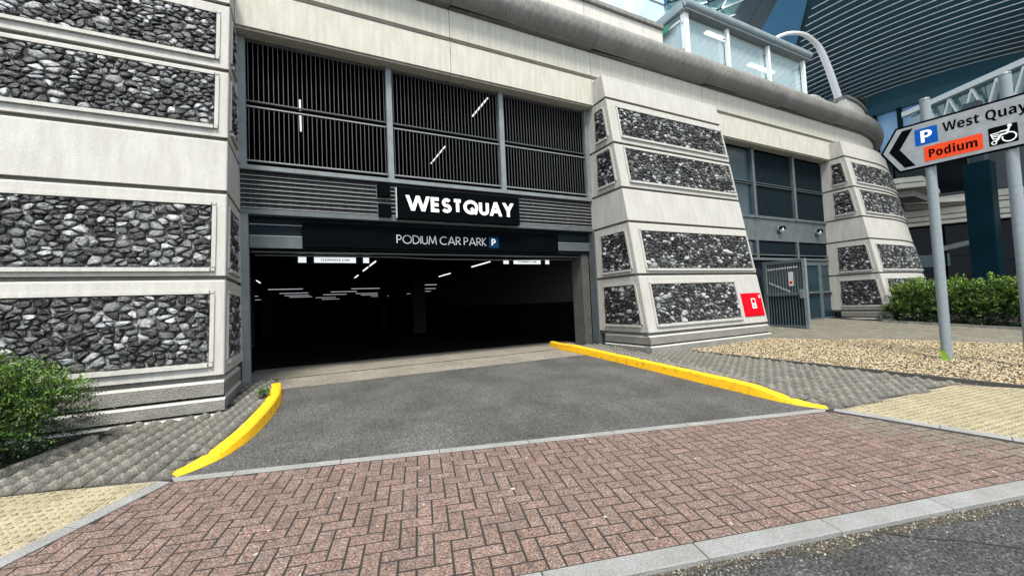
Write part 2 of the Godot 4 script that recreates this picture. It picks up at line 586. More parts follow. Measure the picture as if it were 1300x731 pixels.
# one knapped flint as a domed pebble on the surface given by f(u, v, depth)
func stone(b: MB, c: Vector2, ring: PackedVector2Array, f: Callable, nrm: Vector3, big := false):
	var m := ring.size()
	var h := R(0.012, 0.03)
	var tone := flint_tone()
	if big: tone = Color(0.97, 1, 1.02) * R(0.26, 0.58)
	var alt := tone * R(0.8, 1.9)
	var rim := tone * R(0.12, 0.5)  # rim darkened in colour for the shade at the joint, with some patina
	var cap := PackedColorArray()
	var pc := c + Vector2(R(-0.008, 0.008), R(-0.006, 0.006))
	var base := PackedVector3Array()
	var mid := PackedVector3Array()
	var top := PackedVector3Array()
	var cols := PackedColorArray()
	var tilt := Vector2(R(-0.25, 0.25), R(-0.25, 0.25))
	for i in m:
		var q := ring[i]
		base.append(f.call(q.x, q.y, -0.02))
		var q1 := c + (q - c) * 0.88
		mid.append(f.call(q1.x, q1.y, h * R(0.35, 0.75) + (q1 - c).dot(tilt)))
		var q2 := pc + (q - c) * R(0.45, 0.72)
		cap.append(tone.lerp(alt, rng.randf()) * R(0.6, 1.3))
		top.append(f.call(q2.x, q2.y, h * R(0.7, 1.35) + (q2 - c).dot(tilt)))
		cols.append(rim.lerp(tone, rng.randf()))
	var apex: Vector3 = f.call(pc.x, pc.y, h * 1.12)
	var ac := tone.lerp(alt, rng.randf())
	b.smooth(big and rng.randf() < 0.6)
	for i in m:
		var j := (i + 1) % m
		var out: Vector3 = base[i] + base[j] - f.call(c.x, c.y, -0.02) * 2.0 + nrm * 0.02
		b.tric(base[i], base[j], mid[j], rim, rim, cols[j], out)
		b.tric(base[i], mid[j], mid[i], rim, cols[j], cols[i], out)
		b.tric(mid[i], mid[j], top[j], cols[i], cols[j], cap[j], nrm)
		b.tric(mid[i], top[j], top[i], cols[i], cap[j], cap[i], nrm)
		b.tric(top[i], top[j], apex, cap[i], cap[j], ac, nrm)
	b.smooth(false)

# ------------------------------------------------------------------ stone piers
const ROWS := [[6.26, 6.86, false], [5.13, 6.26, true], [4.04, 5.13, true], [3.25, 4.04, false], [2.06, 3.25, true], [0.80, 2.06, true]]
const PANEL_Y := {1: [5.34, 6.06], 2: [4.24, 5.03], 4: [2.21, 3.06], 5: [1.0, 1.86]}

func zf(y: float) -> float:   # the battered front
	return -6.15 - 0.17 * (y - 0.4)

# frame with a hole on a ruled surface: outer and inner outlines given as u ranges per height
func pier(label: String, x0: float, width: float, curved: bool, side: int, base_y: float, short_last := 0.0, cw := 0.092, ch := 0.062):
	# side: -1 the left end face is finished with panels, +1 the right one
	var t := thing("stone_pier", label, "stone pier", Vector3(x0 + width * 0.5, base_y, -6.6))
	var u1 := ARC_X - x0
	var F := func(u: float, y: float, d: float) -> Vector3:
		if not curved or u <= u1: return Vector3(x0 + u, y, zf(y) + d)
		var an := (u - u1) / 9.2
		var r := zf(y) - WALL_Z + ARC_R + d
		return Vector3(ARC_X + r * sin(an), y, WALL_Z - ARC_R + r * cos(an))
	var xs := x0 if side < 0 else x0 + width
	var S := func(u: float, y: float, d: float) -> Vector3:   # end face, u measured back from the front corner
		return Vector3(xs + side * d, y, lerpf(zf(y), -7.6, u))
	var sn := Vector3(side, 0, 0)
	var fn := Vector3(0, 0.17, 1).normalized()
	var nseg := 14 if curved else 1
	var stones := []
	for i in ROWS.size():
		var y0: float = ROWS[i][0] + 0.04
		var y1: float = ROWS[i][1] - 0.016
		if i == 0: y1 = ROWS[i][1]
		var b := mb(t)
		var hole: bool = ROWS[i][2]
		var py := [0.0, 0.0]
		var pu := [0.29, width - 0.1]
		if side > 0: pu = [0.1, width - 0.16]
		if i == 5 and short_last > 0.0: pu[1] = short_last
		if hole: py = PANEL_Y[i]
		var ch_ := 0.012   # chamfer along the corner
		# front
		var cuts := [0.0]
		for k in range(1, nseg): cuts.append(width * k / nseg)
		cuts.append(width)
		var us := []
		for c in cuts: us.append(c)
		if hole:
			us.append(pu[0]); us.append(pu[1])
		us.sort()
		for k in us.size() - 1:
			var a: float = us[k]
			var c: float = us[k + 1]
			if c - a < 1e-4: continue
			var a2: float = a + (ch_ if k == 0 else 0.0)
			var c2: float = c - (ch_ if k == us.size() - 2 else 0.0)
			var inside: bool = hole and a >= pu[0] - 1e-4 and c <= pu[1] + 1e-4
			var bands := [[y0, y1]]
			if inside: bands = [[y0, py[0]], [py[1], y1]]
			for bd in bands:
				var lo_y: float = bd[0]
				var hi_y: float = bd[1]
				var tb := 0.022
				if hi_y == y1 and i > 0:
					b.quad(F.call(a2, hi_y - tb, 0.0), F.call(c2, hi_y - tb, 0.0), F.call(c2, hi_y, -0.018), F.call(a2, hi_y, -0.018), Vector3(0, 1, 1))
					hi_y -= tb
				b.quad(F.call(a2, lo_y, 0.0), F.call(c2, lo_y, 0.0), F.call(c2, hi_y, 0.0), F.call(a2, hi_y, 0.0), fn)
			b.quad(F.call(a2, y0, 0.0), F.call(c2, y0, 0.0), F.call(c2, y0, -0.06), F.call(a2, y0, -0.06), Vector3.DOWN)
			b.quad(F.call(a2, y1, -0.018), F.call(c2, y1, -0.018), F.call(c2, y1, -0.06), F.call(a2, y1, -0.06), Vector3.UP)
		# ends
		for e in [-1, 1]:
			var xe := x0 if e < 0 else x0 + width
			var S2 := func(u: float, y: float, d: float) -> Vector3: return Vector3(xe + e * d, y, lerpf(zf(y), -8.0, u))
			if curved and e > 0: continue
			var ue := 0.02
			b.quad(F.call(0.0 if e < 0 else width, y0, 0.0) + Vector3(0, 0, -ch_), F.call(0.0 if e < 0 else width, y1, 0.0) + Vector3(0, 0, -ch_), F.call(ch_ if e < 0 else width - ch_, y1, 0.0), F.call(ch_ if e < 0 else width - ch_, y0, 0.0), Vector3(e, 0, 1))
			if hole and e == side:
				var pa := side_panel(py)
				var q := [Vector2(0, y0), Vector2(0, y1)]
				var zin := [pa[0], pa[1], pa[2], pa[3]]   # z of front-low, front-high, back
				b.quad(Vector3(xe, y0, zf(y0) - ch_), Vector3(xe, y1, zf(y1) - ch_), Vector3(xe, py[1], zin[1]), Vector3(xe, py[0], zin[0]), sn)
				b.quad(Vector3(xe, y0, zf(y0) - ch_), Vector3(xe, py[0], zin[0]), Vector3(xe, py[0], zin[2]), Vector3(xe, y0, -8.0), sn)
				b.quad(Vector3(xe, y1, zf(y1) - ch_), Vector3(xe, py[1], zin[1]), Vector3(xe, py[1], zin[2]), Vector3(xe, y1, -8.0), sn)
				b.quad(Vector3(xe, py[0], zin[2]), Vector3(xe, py[1], zin[2]), Vector3(xe, y1, -8.0), Vector3(xe, y0, -8.0), sn)
			else:
				b.quad(Vector3(xe, y0, zf(y0) - ch_), Vector3(xe, y1, zf(y1) - ch_), Vector3(xe, y1, -8.0), Vector3(xe, y0, -8.0), Vector3(e, 0, 0))
			b.quad(Vector3(xe, y0, zf(y0) - ch_), Vector3(xe, y0, -8.0), Vector3(xe - e * 0.06, y0, -8.0), Vector3(xe - e * 0.06, y0, zf(y0) - 0.06), Vector3.DOWN)
			b.quad(Vector3(xe, y1, zf(y1) - ch_), Vector3(xe, y1, -8.0), Vector3(xe - e * 0.06, y1, -8.0), Vector3(xe - e * 0.06, y1, zf(y1) - 0.06), Vector3.UP)
			if i == 0:
				pass
		if i == 0:   # closed on top
			for k in nseg:
				b.quad(F.call(width * k / nseg, y1, -0.018), F.call(width * (k + 1) / nseg, y1, -0.018), F.call(width * (k + 1) / nseg, y1, -0.9), F.call(width * k / nseg, y1, -0.9), Vector3.UP)
		var course := put("stone_course", b, M.stone if hole else M.stone_plain, t)
		# recessed joint behind the course's lower edge
		var g := mb(t)
		for k in nseg:
			g.quad(F.call(width * k / nseg, y0 - 0.07, -0.058), F.call(width * (k + 1) / nseg, y0 - 0.07, -0.058), F.call(width * (k + 1) / nseg, y0 + 0.01, -0.058), F.call(width * k / nseg, y0 + 0.01, -0.058), fn)
		for e in [-1, 1]:
			if curved and e > 0: continue
			var xe := (x0 + 0.05) if e < 0 else (x0 + width - 0.05)
			g.quad(Vector3(xe, y0 - 0.07, zf(y0) - 0.05), Vector3(xe, y0 + 0.01, zf(y0) - 0.05), Vector3(xe, y0 + 0.01, -8.0), Vector3(xe, y0 - 0.07, -8.0), Vector3(e, 0, 0))
		put("joint", g, M.plinth, t)
		if not hole: continue
		# ----- panels: mouldings, mortar bed, flints
		var mo := mb(t)
		var wid := 0.05
		var proud := 0.024
		for k in us.size() - 1:
			var a: float = maxf(us[k], pu[0] - wid)
			var c: float = minf(us[k + 1], pu[1] + wid)
			if c - a < 1e-3: continue
			ruled_strip(mo, F, a, c, py[0] - 0.055, py[0] - 0.004, 0.042, fn)
			ruled_strip(mo, F, a, c, py[1] + 0.004, py[1] + 0.045, proud, fn)
		ruled_strip(mo, F, pu[0] - wid, pu[0] - 0.004, py[0] - 0.004, py[1] + 0.004, proud, fn)
		ruled_strip(mo, F, pu[1] + 0.004, minf(pu[1] + wid, width - 0.015), py[0] - 0.004, py[1] + 0.004, proud, fn)
		put("panel_moulding", mo, M.stone, course)
		var bed := mb(t)
		for k in us.size() - 1:
			var a: float = us[k]
			var c: float = us[k + 1]
			if a < pu[0] - 1e-4 or c > pu[1] + 1e-4: continue
			bed.quad(F.call(a, py[0], -0.012), F.call(c, py[0], -0.012), F.call(c, py[1], -0.012), F.call(a, py[1], -0.012), fn)
		var pan := put("flint_panel", bed, M.mortar, t)
		var poly := PackedVector2Array([Vector2(pu[0], py[0]), Vector2(pu[1], py[0]), Vector2(pu[1], py[1]), Vector2(pu[0], py[1])])
		var big := 1.0
		for s in cells(poly, cw * big, ch * big, 0.09 if i == 5 else 0.05): stones.append([s, F, fn, pan])
		if side != 0:
			var pa := side_panel(py)
			var sp := func(u: float, y: float, d: float) -> Vector3: return Vector3(xs + side * d, y, -u)
			var poly2 := PackedVector2Array([Vector2(-pa[0], py[0]), Vector2(-pa[2], py[0]), Vector2(-pa[2], py[1]), Vector2(-pa[1], py[1])])
			var bed2 := mb(t)
			bed2.quad(sp.call(poly2[0].x, py[0], -0.012), sp.call(poly2[1].x, py[0], -0.012), sp.call(poly2[2].x, py[1], -0.012), sp.call(poly2[3].x, py[1], -0.012), sn)
			var pan2 := put("flint_panel", bed2, M.mortar, t)
			for s in cells(poly2, cw * big, ch * big, 0.05): stones.append([s, sp, sn, pan2])
			var m2 := mb(t)
			for e in [[poly2[0], poly2[1], Vector2(0, -1), 0.042], [poly2[3], poly2[2], Vector2(0, 1), proud], [poly2[0], poly2[3], Vector2(-1, 0), proud]]:
				var dn: Vector2 = e[2]
				var p1: Vector2 = e[0] + dn * 0.004
				var p2: Vector2 = e[1] + dn * 0.004
				strip4(m2, sp, p1, p2, p2 + dn * 0.045, p1 + dn * 0.045, e[3], sn)
			put("panel_moulding", m2, M.stone, course)
	# plinth: three stepped courses
	var ys := [0.775, 0.565, 0.385, base_y - 0.18]
	for k in 3:
		var b := mb(t)
		var lip := mb(t)
		var o := 0.0 + 0.014 * k
		var ya: float = ys[k + 1] + 0.03
		var yb: float = ys[k]
		if k == 2: ya = base_y - 0.15
		var seg := nseg
		for q in seg:
			var a := width * q / seg - (o if q == 0 else 0.0)
			var c := width * (q + 1) / seg + (o if q == seg - 1 and not curved else 0.0)
			var ff := func(u: float, y: float, d: float) -> Vector3:
				var r: Vector3 = F.call(u, 0.8, d)
				return Vector3(r.x, y, r.z - (0.17 * (y - 0.8) if not curved else 0.0))
			b.quad(ff.call(a, ya, o), ff.call(c, ya, o), ff.call(c, yb - 0.03, o), ff.call(a, yb - 0.03, o), fn)
			lip.quad(ff.call(a, yb - 0.03, o), ff.call(c, yb - 0.03, o), ff.call(c, yb, o - 0.045), ff.call(a, yb, o - 0.045), Vector3(0, 1, 1))
			lip.quad(ff.call(a, yb, o - 0.045), ff.call(c, yb, o - 0.045), ff.call(c, yb, o - 0.2), ff.call(a, yb, o - 0.2), Vector3.UP)
			b.quad(ff.call(a, ya, o), ff.call(c, ya, o), ff.call(c, ya, o - 0.2), ff.call(a, ya, o - 0.2), Vector3.DOWN)
		for e in [-1, 1]:
			if curved and e > 0: continue
			var xe := (x0 - o) if e < 0 else (x0 + width + o)
			var zz := func(y: float, d: float) -> float: return zf(0.8) + d - 0.17 * (y - 0.8)
			b.quad(Vector3(xe, ya, zz.call(ya, o)), Vector3(xe, yb - 0.03, zz.call(yb - 0.03, o)), Vector3(xe, yb - 0.03, -7.62), Vector3(xe, ya, -7.62), Vector3(e, 0, 0))
			lip.quad(Vector3(xe, yb - 0.03, zz.call(yb - 0.03, o)), Vector3(xe - e * 0.045, yb, zz.call(yb, o - 0.045)), Vector3(xe - e * 0.045, yb, -7.62), Vector3(xe, yb - 0.03, -7.62), Vector3(e, 1, 0))
			lip.quad(Vector3(xe - e * 0.045, yb, zz.call(yb, o - 0.045)), Vector3(xe - e * 0.2, yb, zz.call(yb, o - 0.2)), Vector3(xe - e * 0.2, yb, -7.62), Vector3(xe - e * 0.045, yb, -7.62), Vector3.UP)
			b.quad(Vector3(xe, ya, zz.call(ya, o)), Vector3(xe - e * 0.2, ya, zz.call(ya, o - 0.2)), Vector3(xe - e * 0.2, ya, -7.62), Vector3(xe, ya, -7.62), Vector3.DOWN)
			b.quad(Vector3(xe, ya, -7.62), Vector3(xe, yb, -7.62), Vector3(xe - e * 0.4, yb, -7.62), Vector3(xe - e * 0.4, ya, -7.62), Vector3(0, 0, -1))
		var pc := put("plinth_course", b, M.plinth, t)
		put("plinth_lip", lip, M.stone, pc)
		if k < 2:
			var g := mb(t)
			for q in seg:
				g.quad(F.call(width * q / seg, yb - 0.3, -0.06), F.call(width * (q + 1) / seg, yb - 0.3, -0.06), F.call(width * (q + 1) / seg, yb + 0.05, -0.06), F.call(width * q / seg, yb + 0.05, -0.06), fn)
			put("plinth_joint", g, M.joint, t)
	# flints: the 300 that show largest one by one, the rest together
	var score := []
	for k in stones.size():
		var s = stones[k]
		var c: Vector2 = s[0][0]
		var w: Vector3 = s[1].call(c.x, c.y, 0.0)
		var to := EYE - w
		var ar := 0.0
		var ring: PackedVector2Array = s[0][1]
		for i in ring.size(): ar += ring[i].cross(ring[(i + 1) % ring.size()])
		var seen := 1.0 if (w.x > -3.4 or side < 0) else 0.02
		score.append([absf(ar) * maxf(to.normalized().dot(s[2]), 0.02) / to.length_squared() * seen, k])
	score.sort_custom(func(a, b): return a[0] > b[0])
	var rest := {}
	for q in score.size():
		var s = stones[score[q][1]]
		if q < 300:
			var b := mb(t)
			stone(b, s[0][0], s[0][1], s[1], s[2], s[0][2])
			put("flint", b, M.flint, s[3])
		else:
			if not rest.has(s[3]): rest[s[3]] = mb(t)
			stone(rest[s[3]], s[0][0], s[0][1], s[1], s[2], s[0][2])
	for p in rest:
		var o := put("flint_infill", rest[p], M.flint, p)
		o.set_meta("kind", "stuff")
	return t

func side_panel(py: Array) -> Array:
	return [zf(py[0]) - 0.17, zf(py[1]) - 0.17, -7.57, 0.0]

func ruled_strip(b: MB, F: Callable, a: float, c: float, y0: float, y1: float, d: float, n: Vector3):
	strip4(b, F, Vector2(a, y0), Vector2(c, y0), Vector2(c, y1), Vector2(a, y1), d, n)

func strip4(b: MB, F: Callable, p0: Vector2, p1: Vector2, p2: Vector2, p3: Vector2, d: float, n: Vector3):
	var q := [p0, p1, p2, p3]
	var lo := []
	var hi := []
	var c := (p0 + p1 + p2 + p3) * 0.25
	for p in q:
		lo.append(F.call(p.x, p.y, -0.005))
		var ins: Vector2 = p + (c - p).normalized() * 0.008
		hi.append(F.call(ins.x, ins.y, d))
	b.quad(hi[0], hi[1], hi[2], hi[3], n)
	var cc: Vector3 = (lo[0] + lo[1] + lo[2] + lo[3]) * 0.25
	for i in 4:
		var j := (i + 1) % 4
		b.quad(lo[i], lo[j], hi[j], hi[i], lo[i] + lo[j] - cc * 2.0)

# ------------------------------------------------------------------ the car park building
func sweep(b: MB, prof: PackedVector2Array, s0: float, s1: float, out: Vector3, smooth := false):
	# profile points are (distance in front of the wall, height)
	var cuts := [s0]
	if s1 > ARC_X:
		var s := maxf(s0, ARC_X)
		if s > s0: cuts.append(s)
		while s + 0.55 < s1:
			s += 0.5
			cuts.append(s)
	cuts.append(s1)
	b.smooth(smooth)
	for k in cuts.size() - 1:
		for i in prof.size() - 1:
			var p := prof[i]
			var q := prof[i + 1]
			var e := q - p
			var nn := Vector3(0, 0, 0) + wall_n((cuts[k] + cuts[k + 1]) * 0.5) * -e.y + UP * e.x
			b.quad(wallp(cuts[k], p.y, p.x), wallp(cuts[k + 1], p.y, p.x), wallp(cuts[k + 1], q.y, q.x), wallp(cuts[k], q.y, q.x), -nn if out == Vector3.ZERO else nn)
	b.smooth(false)
	for s in [s0, s1]:
		var fan := PackedVector3Array()
		for p in prof: fan.append(wallp(s, p.y, p.x))
		b.fan(fan, (wallp(s1, 0) - wallp(s0, 0)) * (1.0 if s == s1 else -1.0))

func building():
	var t := thing("car_park_building", "pale concrete multi-storey car park with rounded cornice above its dark entrance", "building", Vector3(3, 0.4, -8))
	var joints := [-12.0, -8.1, -4.5, -0.95, 2.70, 6.28, 10.3, 14.0, 17.45, 21.0, 24.6]
	for k in joints.size() - 1:
		var a: float = joints[k] + 0.006
		var c: float = joints[k + 1] - 0.006
		for row in [[6.257, 6.935, 0.0], [6.995, 7.60, 0.0]]:
			var b := mb(t)
			var y0: float = row[0]
			var y1: float = row[1]
			var prof := PackedVector2Array([Vector2(-0.34, y0), Vector2(-0.05, y0), Vector2(-0.05, y0 + 0.025), Vector2(0.0, y0 + 0.03), Vector2(0.0, y1 - 0.012), Vector2(-0.012, y1), Vector2(-0.34, y1)])
			sweep(b, prof, a, c, Vector3.ZERO)
			put("wall_panel", b, M.wall_panel, t)
	var b := mb(t)
	sweep(b, PackedVector2Array([Vector2(-0.34, 6.93), Vector2(-0.045, 6.93), Vector2(-0.045, 7.0), Vector2(-0.34, 7.0)]), -12.0, 24.6, Vector3.ZERO)
	put("shadow_joint", b, M.plinth, t)
	# half-round cornice, one piece per bay
	for k in joints.size() - 1:
		var prof := PackedVector2Array()
		prof.append(Vector2(-0.3, 7.60)); prof.append(Vector2(-0.02, 7.60)); prof.append(Vector2(-0.02, 7.64))
		prof.append(Vector2(0.10, 7.64))
		for i in 15:
			var an := deg_to_rad(-76 + 166.0 * i / 14.0)
			prof.append(Vector2(0.0 + 0.37 * cos(an), 8.0 + 0.37 * sin(an)))
		prof.append(Vector2(-0.3, 8.37))
		var cb := mb(t)
		sweep(cb, prof, joints[k] + 0.005, joints[k + 1] - 0.005, Vector3.ZERO, true)
		put("cornice_piece", cb, M.cornice, t)
	# parapet with coping, interrupted by the balcony
	for seg in [[-12.0, -8.1], [-8.088, -4.5], [-4.488, -0.95], [-0.938, 2.7], [2.712, 6.28], [6.292, 8.28], [8.292, 9.0], [18.94, 20.6], [20.612, 22.4], [22.412, 24.6]]:
		var pb := mb(t)
		sweep(pb, PackedVector2Array([Vector2(-0.4, 8.30), Vector2(-0.15, 8.30), Vector2(-0.15, 8.99), Vector2(-0.4, 8.99)]), seg[0], seg[1], Vector3.ZERO)
		put("parapet_panel", pb, M.parapet, t)
		var kb := mb(t)
		sweep(kb, PackedVector2Array([Vector2(-0.46, 8.99), Vector2(-0.10, 8.99), Vector2(-0.085, 9.02), Vector2(-0.10, 9.13), Vector2(-0.16, 9.16), Vector2(-0.46, 9.16)]), seg[0], seg[1], Vector3.ZERO)
		put("coping_stone", kb, M.cornice, t)
	# returns of the parapet
	var rb := mb(t)
	rb.box(Vector3(8.75, 8.3, -9.6), Vector3(8.99, 8.99, -8.01))
	rb.box(Vector3(18.95, 8.3, -11.0), Vector3(19.19, 8.99, -8.01))
	put("parapet_return", rb, M.parapet, t)
	var rc := mb(t)
	rc.box(Vector3(8.70, 8.992, -9.6), Vector3(9.04, 9.158, -8.07), 0.02)
	rc.box(Vector3(18.9, 8.992, -11.0), Vector3(19.24, 9.158, -8.07), 0.02)
	put("parapet_return_coping", rc, M.cornice, t)
	# podium deck behind the parapet and floors
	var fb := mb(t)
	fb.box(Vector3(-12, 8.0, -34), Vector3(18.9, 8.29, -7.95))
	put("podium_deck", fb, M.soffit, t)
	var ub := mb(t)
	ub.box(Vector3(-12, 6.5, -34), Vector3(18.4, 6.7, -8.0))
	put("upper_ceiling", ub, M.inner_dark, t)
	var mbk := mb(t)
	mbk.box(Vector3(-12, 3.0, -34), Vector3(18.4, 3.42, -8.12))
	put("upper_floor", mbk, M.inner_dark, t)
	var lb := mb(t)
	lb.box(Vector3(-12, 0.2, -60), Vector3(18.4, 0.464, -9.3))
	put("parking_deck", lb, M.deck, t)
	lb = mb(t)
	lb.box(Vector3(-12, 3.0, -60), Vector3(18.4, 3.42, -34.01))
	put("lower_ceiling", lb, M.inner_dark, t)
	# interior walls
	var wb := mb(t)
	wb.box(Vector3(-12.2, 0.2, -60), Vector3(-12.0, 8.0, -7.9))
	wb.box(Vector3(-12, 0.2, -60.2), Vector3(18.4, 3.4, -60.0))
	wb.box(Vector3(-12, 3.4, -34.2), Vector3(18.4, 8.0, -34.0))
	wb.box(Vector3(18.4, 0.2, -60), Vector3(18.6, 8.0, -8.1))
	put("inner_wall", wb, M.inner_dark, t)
	wb = mb(t)
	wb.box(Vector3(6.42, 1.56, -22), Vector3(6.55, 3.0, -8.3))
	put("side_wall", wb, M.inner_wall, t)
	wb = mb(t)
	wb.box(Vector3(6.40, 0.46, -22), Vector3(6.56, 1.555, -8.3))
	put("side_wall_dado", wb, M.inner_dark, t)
	wb = mb(t)
	wb.box(Vector3(6.06, 0.46, -8.5), Vector3(6.27, 3.0, -8.06), 0.01)
	put("gate_pillar", wb, M.pillar, t)
	wb = mb(t)
	wb.box(Vector3(-5.0, 0.2, -8.2), Vector3(-0.98, 6.3, -7.97))
	wb.box(Vector3(6.4, 0.2, -8.2), Vector3(10.6, 6.3, -7.97))
	wb.box(Vector3(-12.0, 0.2, -8.2), Vector3(-5.0, 6.25, -7.7))
	put("infill_wall", wb, M.wall_panel, t)
	wb = mb(t)
	for k in 12:
		wb.quad(wallp(17.4 + k * 0.6, 0.2, -0.3), wallp(18.0 + k * 0.6, 0.2, -0.3), wallp(18.0 + k * 0.6, 6.3, -0.3), wallp(17.4 + k * 0.6, 6.3, -0.3), wall_n(18.0 + k * 0.6))
	put("curved_wall", wb, M.wall_panel, t)
	for p in [[-2.2, -17.0], [4.2, -18.5], [-2.2, -26.0], [4.2, -28.0], [10.2, -18.0]]:
		var cb := mb(t)
		cb.box(Vector3(p[0], 0.46, p[1]), Vector3(p[0] + 0.55, 3.0, p[1] + 0.55), 0.02)
		put("column", cb, M.inner_wall, t)
	# downstand beams under the ceiling
	for z in [-11.0, -17.0, -23.0]:
		var bb := mb(t)
		bb.box(Vector3(-12, 2.86, z - 0.3), Vector3(6.4, 3.0, z))
		put("ceiling_beam", bb, M.inner_dark, t)
	return t

func fluorescent(at: Vector3, along: Vector3, length: float, label: String, group: String, m: Material):
	var t := thing("ceiling_light", label, "light", at, group)
	var h := MB.new()
	h.bar(along * -length * 0.5 + UP * 0.035, along * length * 0.5 + UP * 0.035, 0.09, 0.04, along.cross(UP))
	put("housing", h, M.steel_dark, t)
	var b := MB.new()
	b.tube(PackedVector3Array([along * -length * 0.48, along * length * 0.48]), PackedFloat32Array([0.019, 0.019]), 8)
	put("lamp_tube", b, m, t)

func interior_lights():
	var z := Vector3(0, 0, -1)
	var x := Vector3(1, 0, 0)
	for q in [[-1.58, -13.9, "first"], [-1.6, -17.7, "second"]]:
		fluorescent(Vector3(q[0], 2.82, q[1]), z, 1.3, "fluorescent tube pointing inwards at the left jamb, %s from the entrance" % q[2], "lengthwise tubes of the entrance level", M.lamp)
	for q in [[1.6, -11.4, "nearest the left clearance board"], [1.6, -12.9, "second behind the left clearance board"], [1.62, -15.6, "third behind the left clearance board"]]:
		fluorescent(Vector3(q[0], 2.82, q[1]), z, 1.15, "slanting fluorescent tube in the middle row, %s" % q[2], "lengthwise tubes of the entrance level", M.lamp)
	for q in [[4.75, -11.4, "longest and nearest the right clearance board"], [4.8, -15.2, "second from the right clearance board"], [4.7, -19.0, "third from the right clearance board"]]:
		fluorescent(Vector3(q[0], 2.82, q[1]), z, 1.5, "slanting fluorescent tube in the right row, %s" % q[2], "lengthwise tubes of the entrance level", M.lamp)
	var far := [[-0.95, -23.4], [-0.7, -28.0], [-0.6, -31.5], [-0.4, -34.5], [3.0, -24.3], [2.1, -27.5], [1.8, -31.5], [1.4, -37.0], [3.9, -31.0], [2.0, -42.0], [6.0, -21.8], [7.2, -26.0], [7.6, -30.0], [4.6, -34.0], [-3.6, -31.0], [-3.8, -38.0], [8.2, -34.0], [5.9, -38.0]]
	far.sort_custom(func(a, b): return a[1] > b[1])
	var ordinal := ["nearest", "second nearest", "third nearest", "fourth nearest", "fifth nearest", "sixth nearest", "seventh nearest", "eighth nearest"]
	var count := {}
	for k in far.size():
		var q = far[k]
		var side: String = "left" if q[0] < 0.0 else ("middle" if q[0] < 5.0 else "right")
		count[side] = count.get(side, -1) + 1
		fluorescent(Vector3(q[0], 2.84, q[1]), x, 1.6, "thin level fluorescent tube deep in the dark car park, %s of the %s cluster" % [ordinal[count[side]], side], "crosswise tubes deep in the %s of the car park" % side, M.lamp_dim)
	fluorescent(Vector3(-0.05, 6.36, -10.9), z, 1.8, "upright-looking fluorescent tube behind the left bay of the upper grille", "tubes behind the upper grille", M.lamp)
	fluorescent(Vector3(3.78, 6.36, -12.2), z, 1.6, "lower slanting fluorescent tube behind the middle bay of the upper grille", "tubes behind the upper grille", M.lamp)
	fluorescent(Vector3(3.84, 6.36, -8.85), z, 1.0, "upper slanting fluorescent tube at the top right of the grille's middle bay", "tubes behind the upper grille", M.lamp)

# ------------------------------------------------------------------ grilles, louvres, door frame
func grille():
	var t := thing("ventilation_grille", "tall steel grille of thin upright bars above the car park entrance", "grille", Vector3(2.7, 4.03, -7.9))
	var posts := [-0.90, 1.50, 3.91, 6.25]
	for x in posts:
		var b := mb(t)
		b.box(Vector3(x - 0.055, 4.03, -7.97), Vector3(x + 0.055, 6.256, -7.83), 0.006)
		put("post", b, M.steel_pale, t)
	var b := mb(t)
	b.box(Vector3(-0.95, 3.985, -8.0), Vector3(6.32, 4.065, -7.82), 0.006)
	put("sill", b, M.steel_pale, t)
	for k in 3:
		var x0: float = posts[k] + 0.06
		var x1: float = posts[k + 1] - 0.06
		for row in [[4.17, 5.075], [5.19, 6.20]]:
			var f := mb(t)
			f.box(Vector3(x0, row[0] - 0.022, -7.935), Vector3(x1, row[0], -7.885))
			f.box(Vector3(x0, row[1], -7.935), Vector3(x1, row[1] + 0.022, -7.885))
			var fr := put("bar_frame", f, M.rail_light if row[0] < 5 else M.bar, t)
			var n := 31
			for i in n:
				var x := lerpf(x0 + 0.03, x1 - 0.03, float(i) / (n - 1))
				var c := mb(t)
				c.box(Vector3(x - 0.005, row[0], -7.92), Vector3(x + 0.005, row[1], -7.90))
				put("bar", c, M.bar, t)
		var m := mb(t)
		m.box(Vector3(x0, 5.10, -7.99), Vector3(x1, 5.165, -7.94))
		m.box(Vector3(x0, 4.07, -7.99), Vector3(x1, 4.145, -7.94))
		put("dark_rail", m, M.black, t)

func fascia():
	var t := thing("louvred_fascia", "grey slatted metal fascia band over the entrance behind the big sign", "fascia", Vector3(2.7, 3.26, -7.9))
	var b := mb(t)
	b.box(Vector3(-0.96, 3.30, -8.05), Vector3(6.38, 3.98, -7.93))
	put("backing", b, M.steel_dark, t)
	for k in 8:
		var y := 3.355 + k * 0.078
		var s := mb(t)
		var p := PackedVector2Array([Vector2(0, 0), Vector2(0.05, 0.0), Vector2(0.055, 0.006), Vector2(0.01, 0.078), Vector2(0, 0.078)])
		for i in p.size():
			var j := (i + 1) % p.size()
			var e := p[j] - p[i]
			s.quad(Vector3(-0.96, y + p[i].y, -7.93 + p[i].x), Vector3(6.38, y + p[i].y, -7.93 + p[i].x), Vector3(6.38, y + p[j].y, -7.93 + p[j].x), Vector3(-0.96, y + p[j].y, -7.93 + p[j].x), Vector3(0, -e.x, e.y))
		put("slat", s, M.slat, t)
		var l := mb(t)
		l.box(Vector3(-0.96, y - 0.003, -7.885), Vector3(6.38, y + 0.004, -7.870))
		put("slat_edge", l, M.edge_light, t)
	b = mb(t)
	b.box(Vector3(-0.97, 3.245, -8.05), Vector3(6.39, 3.335, -7.86), 0.006)
	put("bottom_flange", b, M.steel, t)

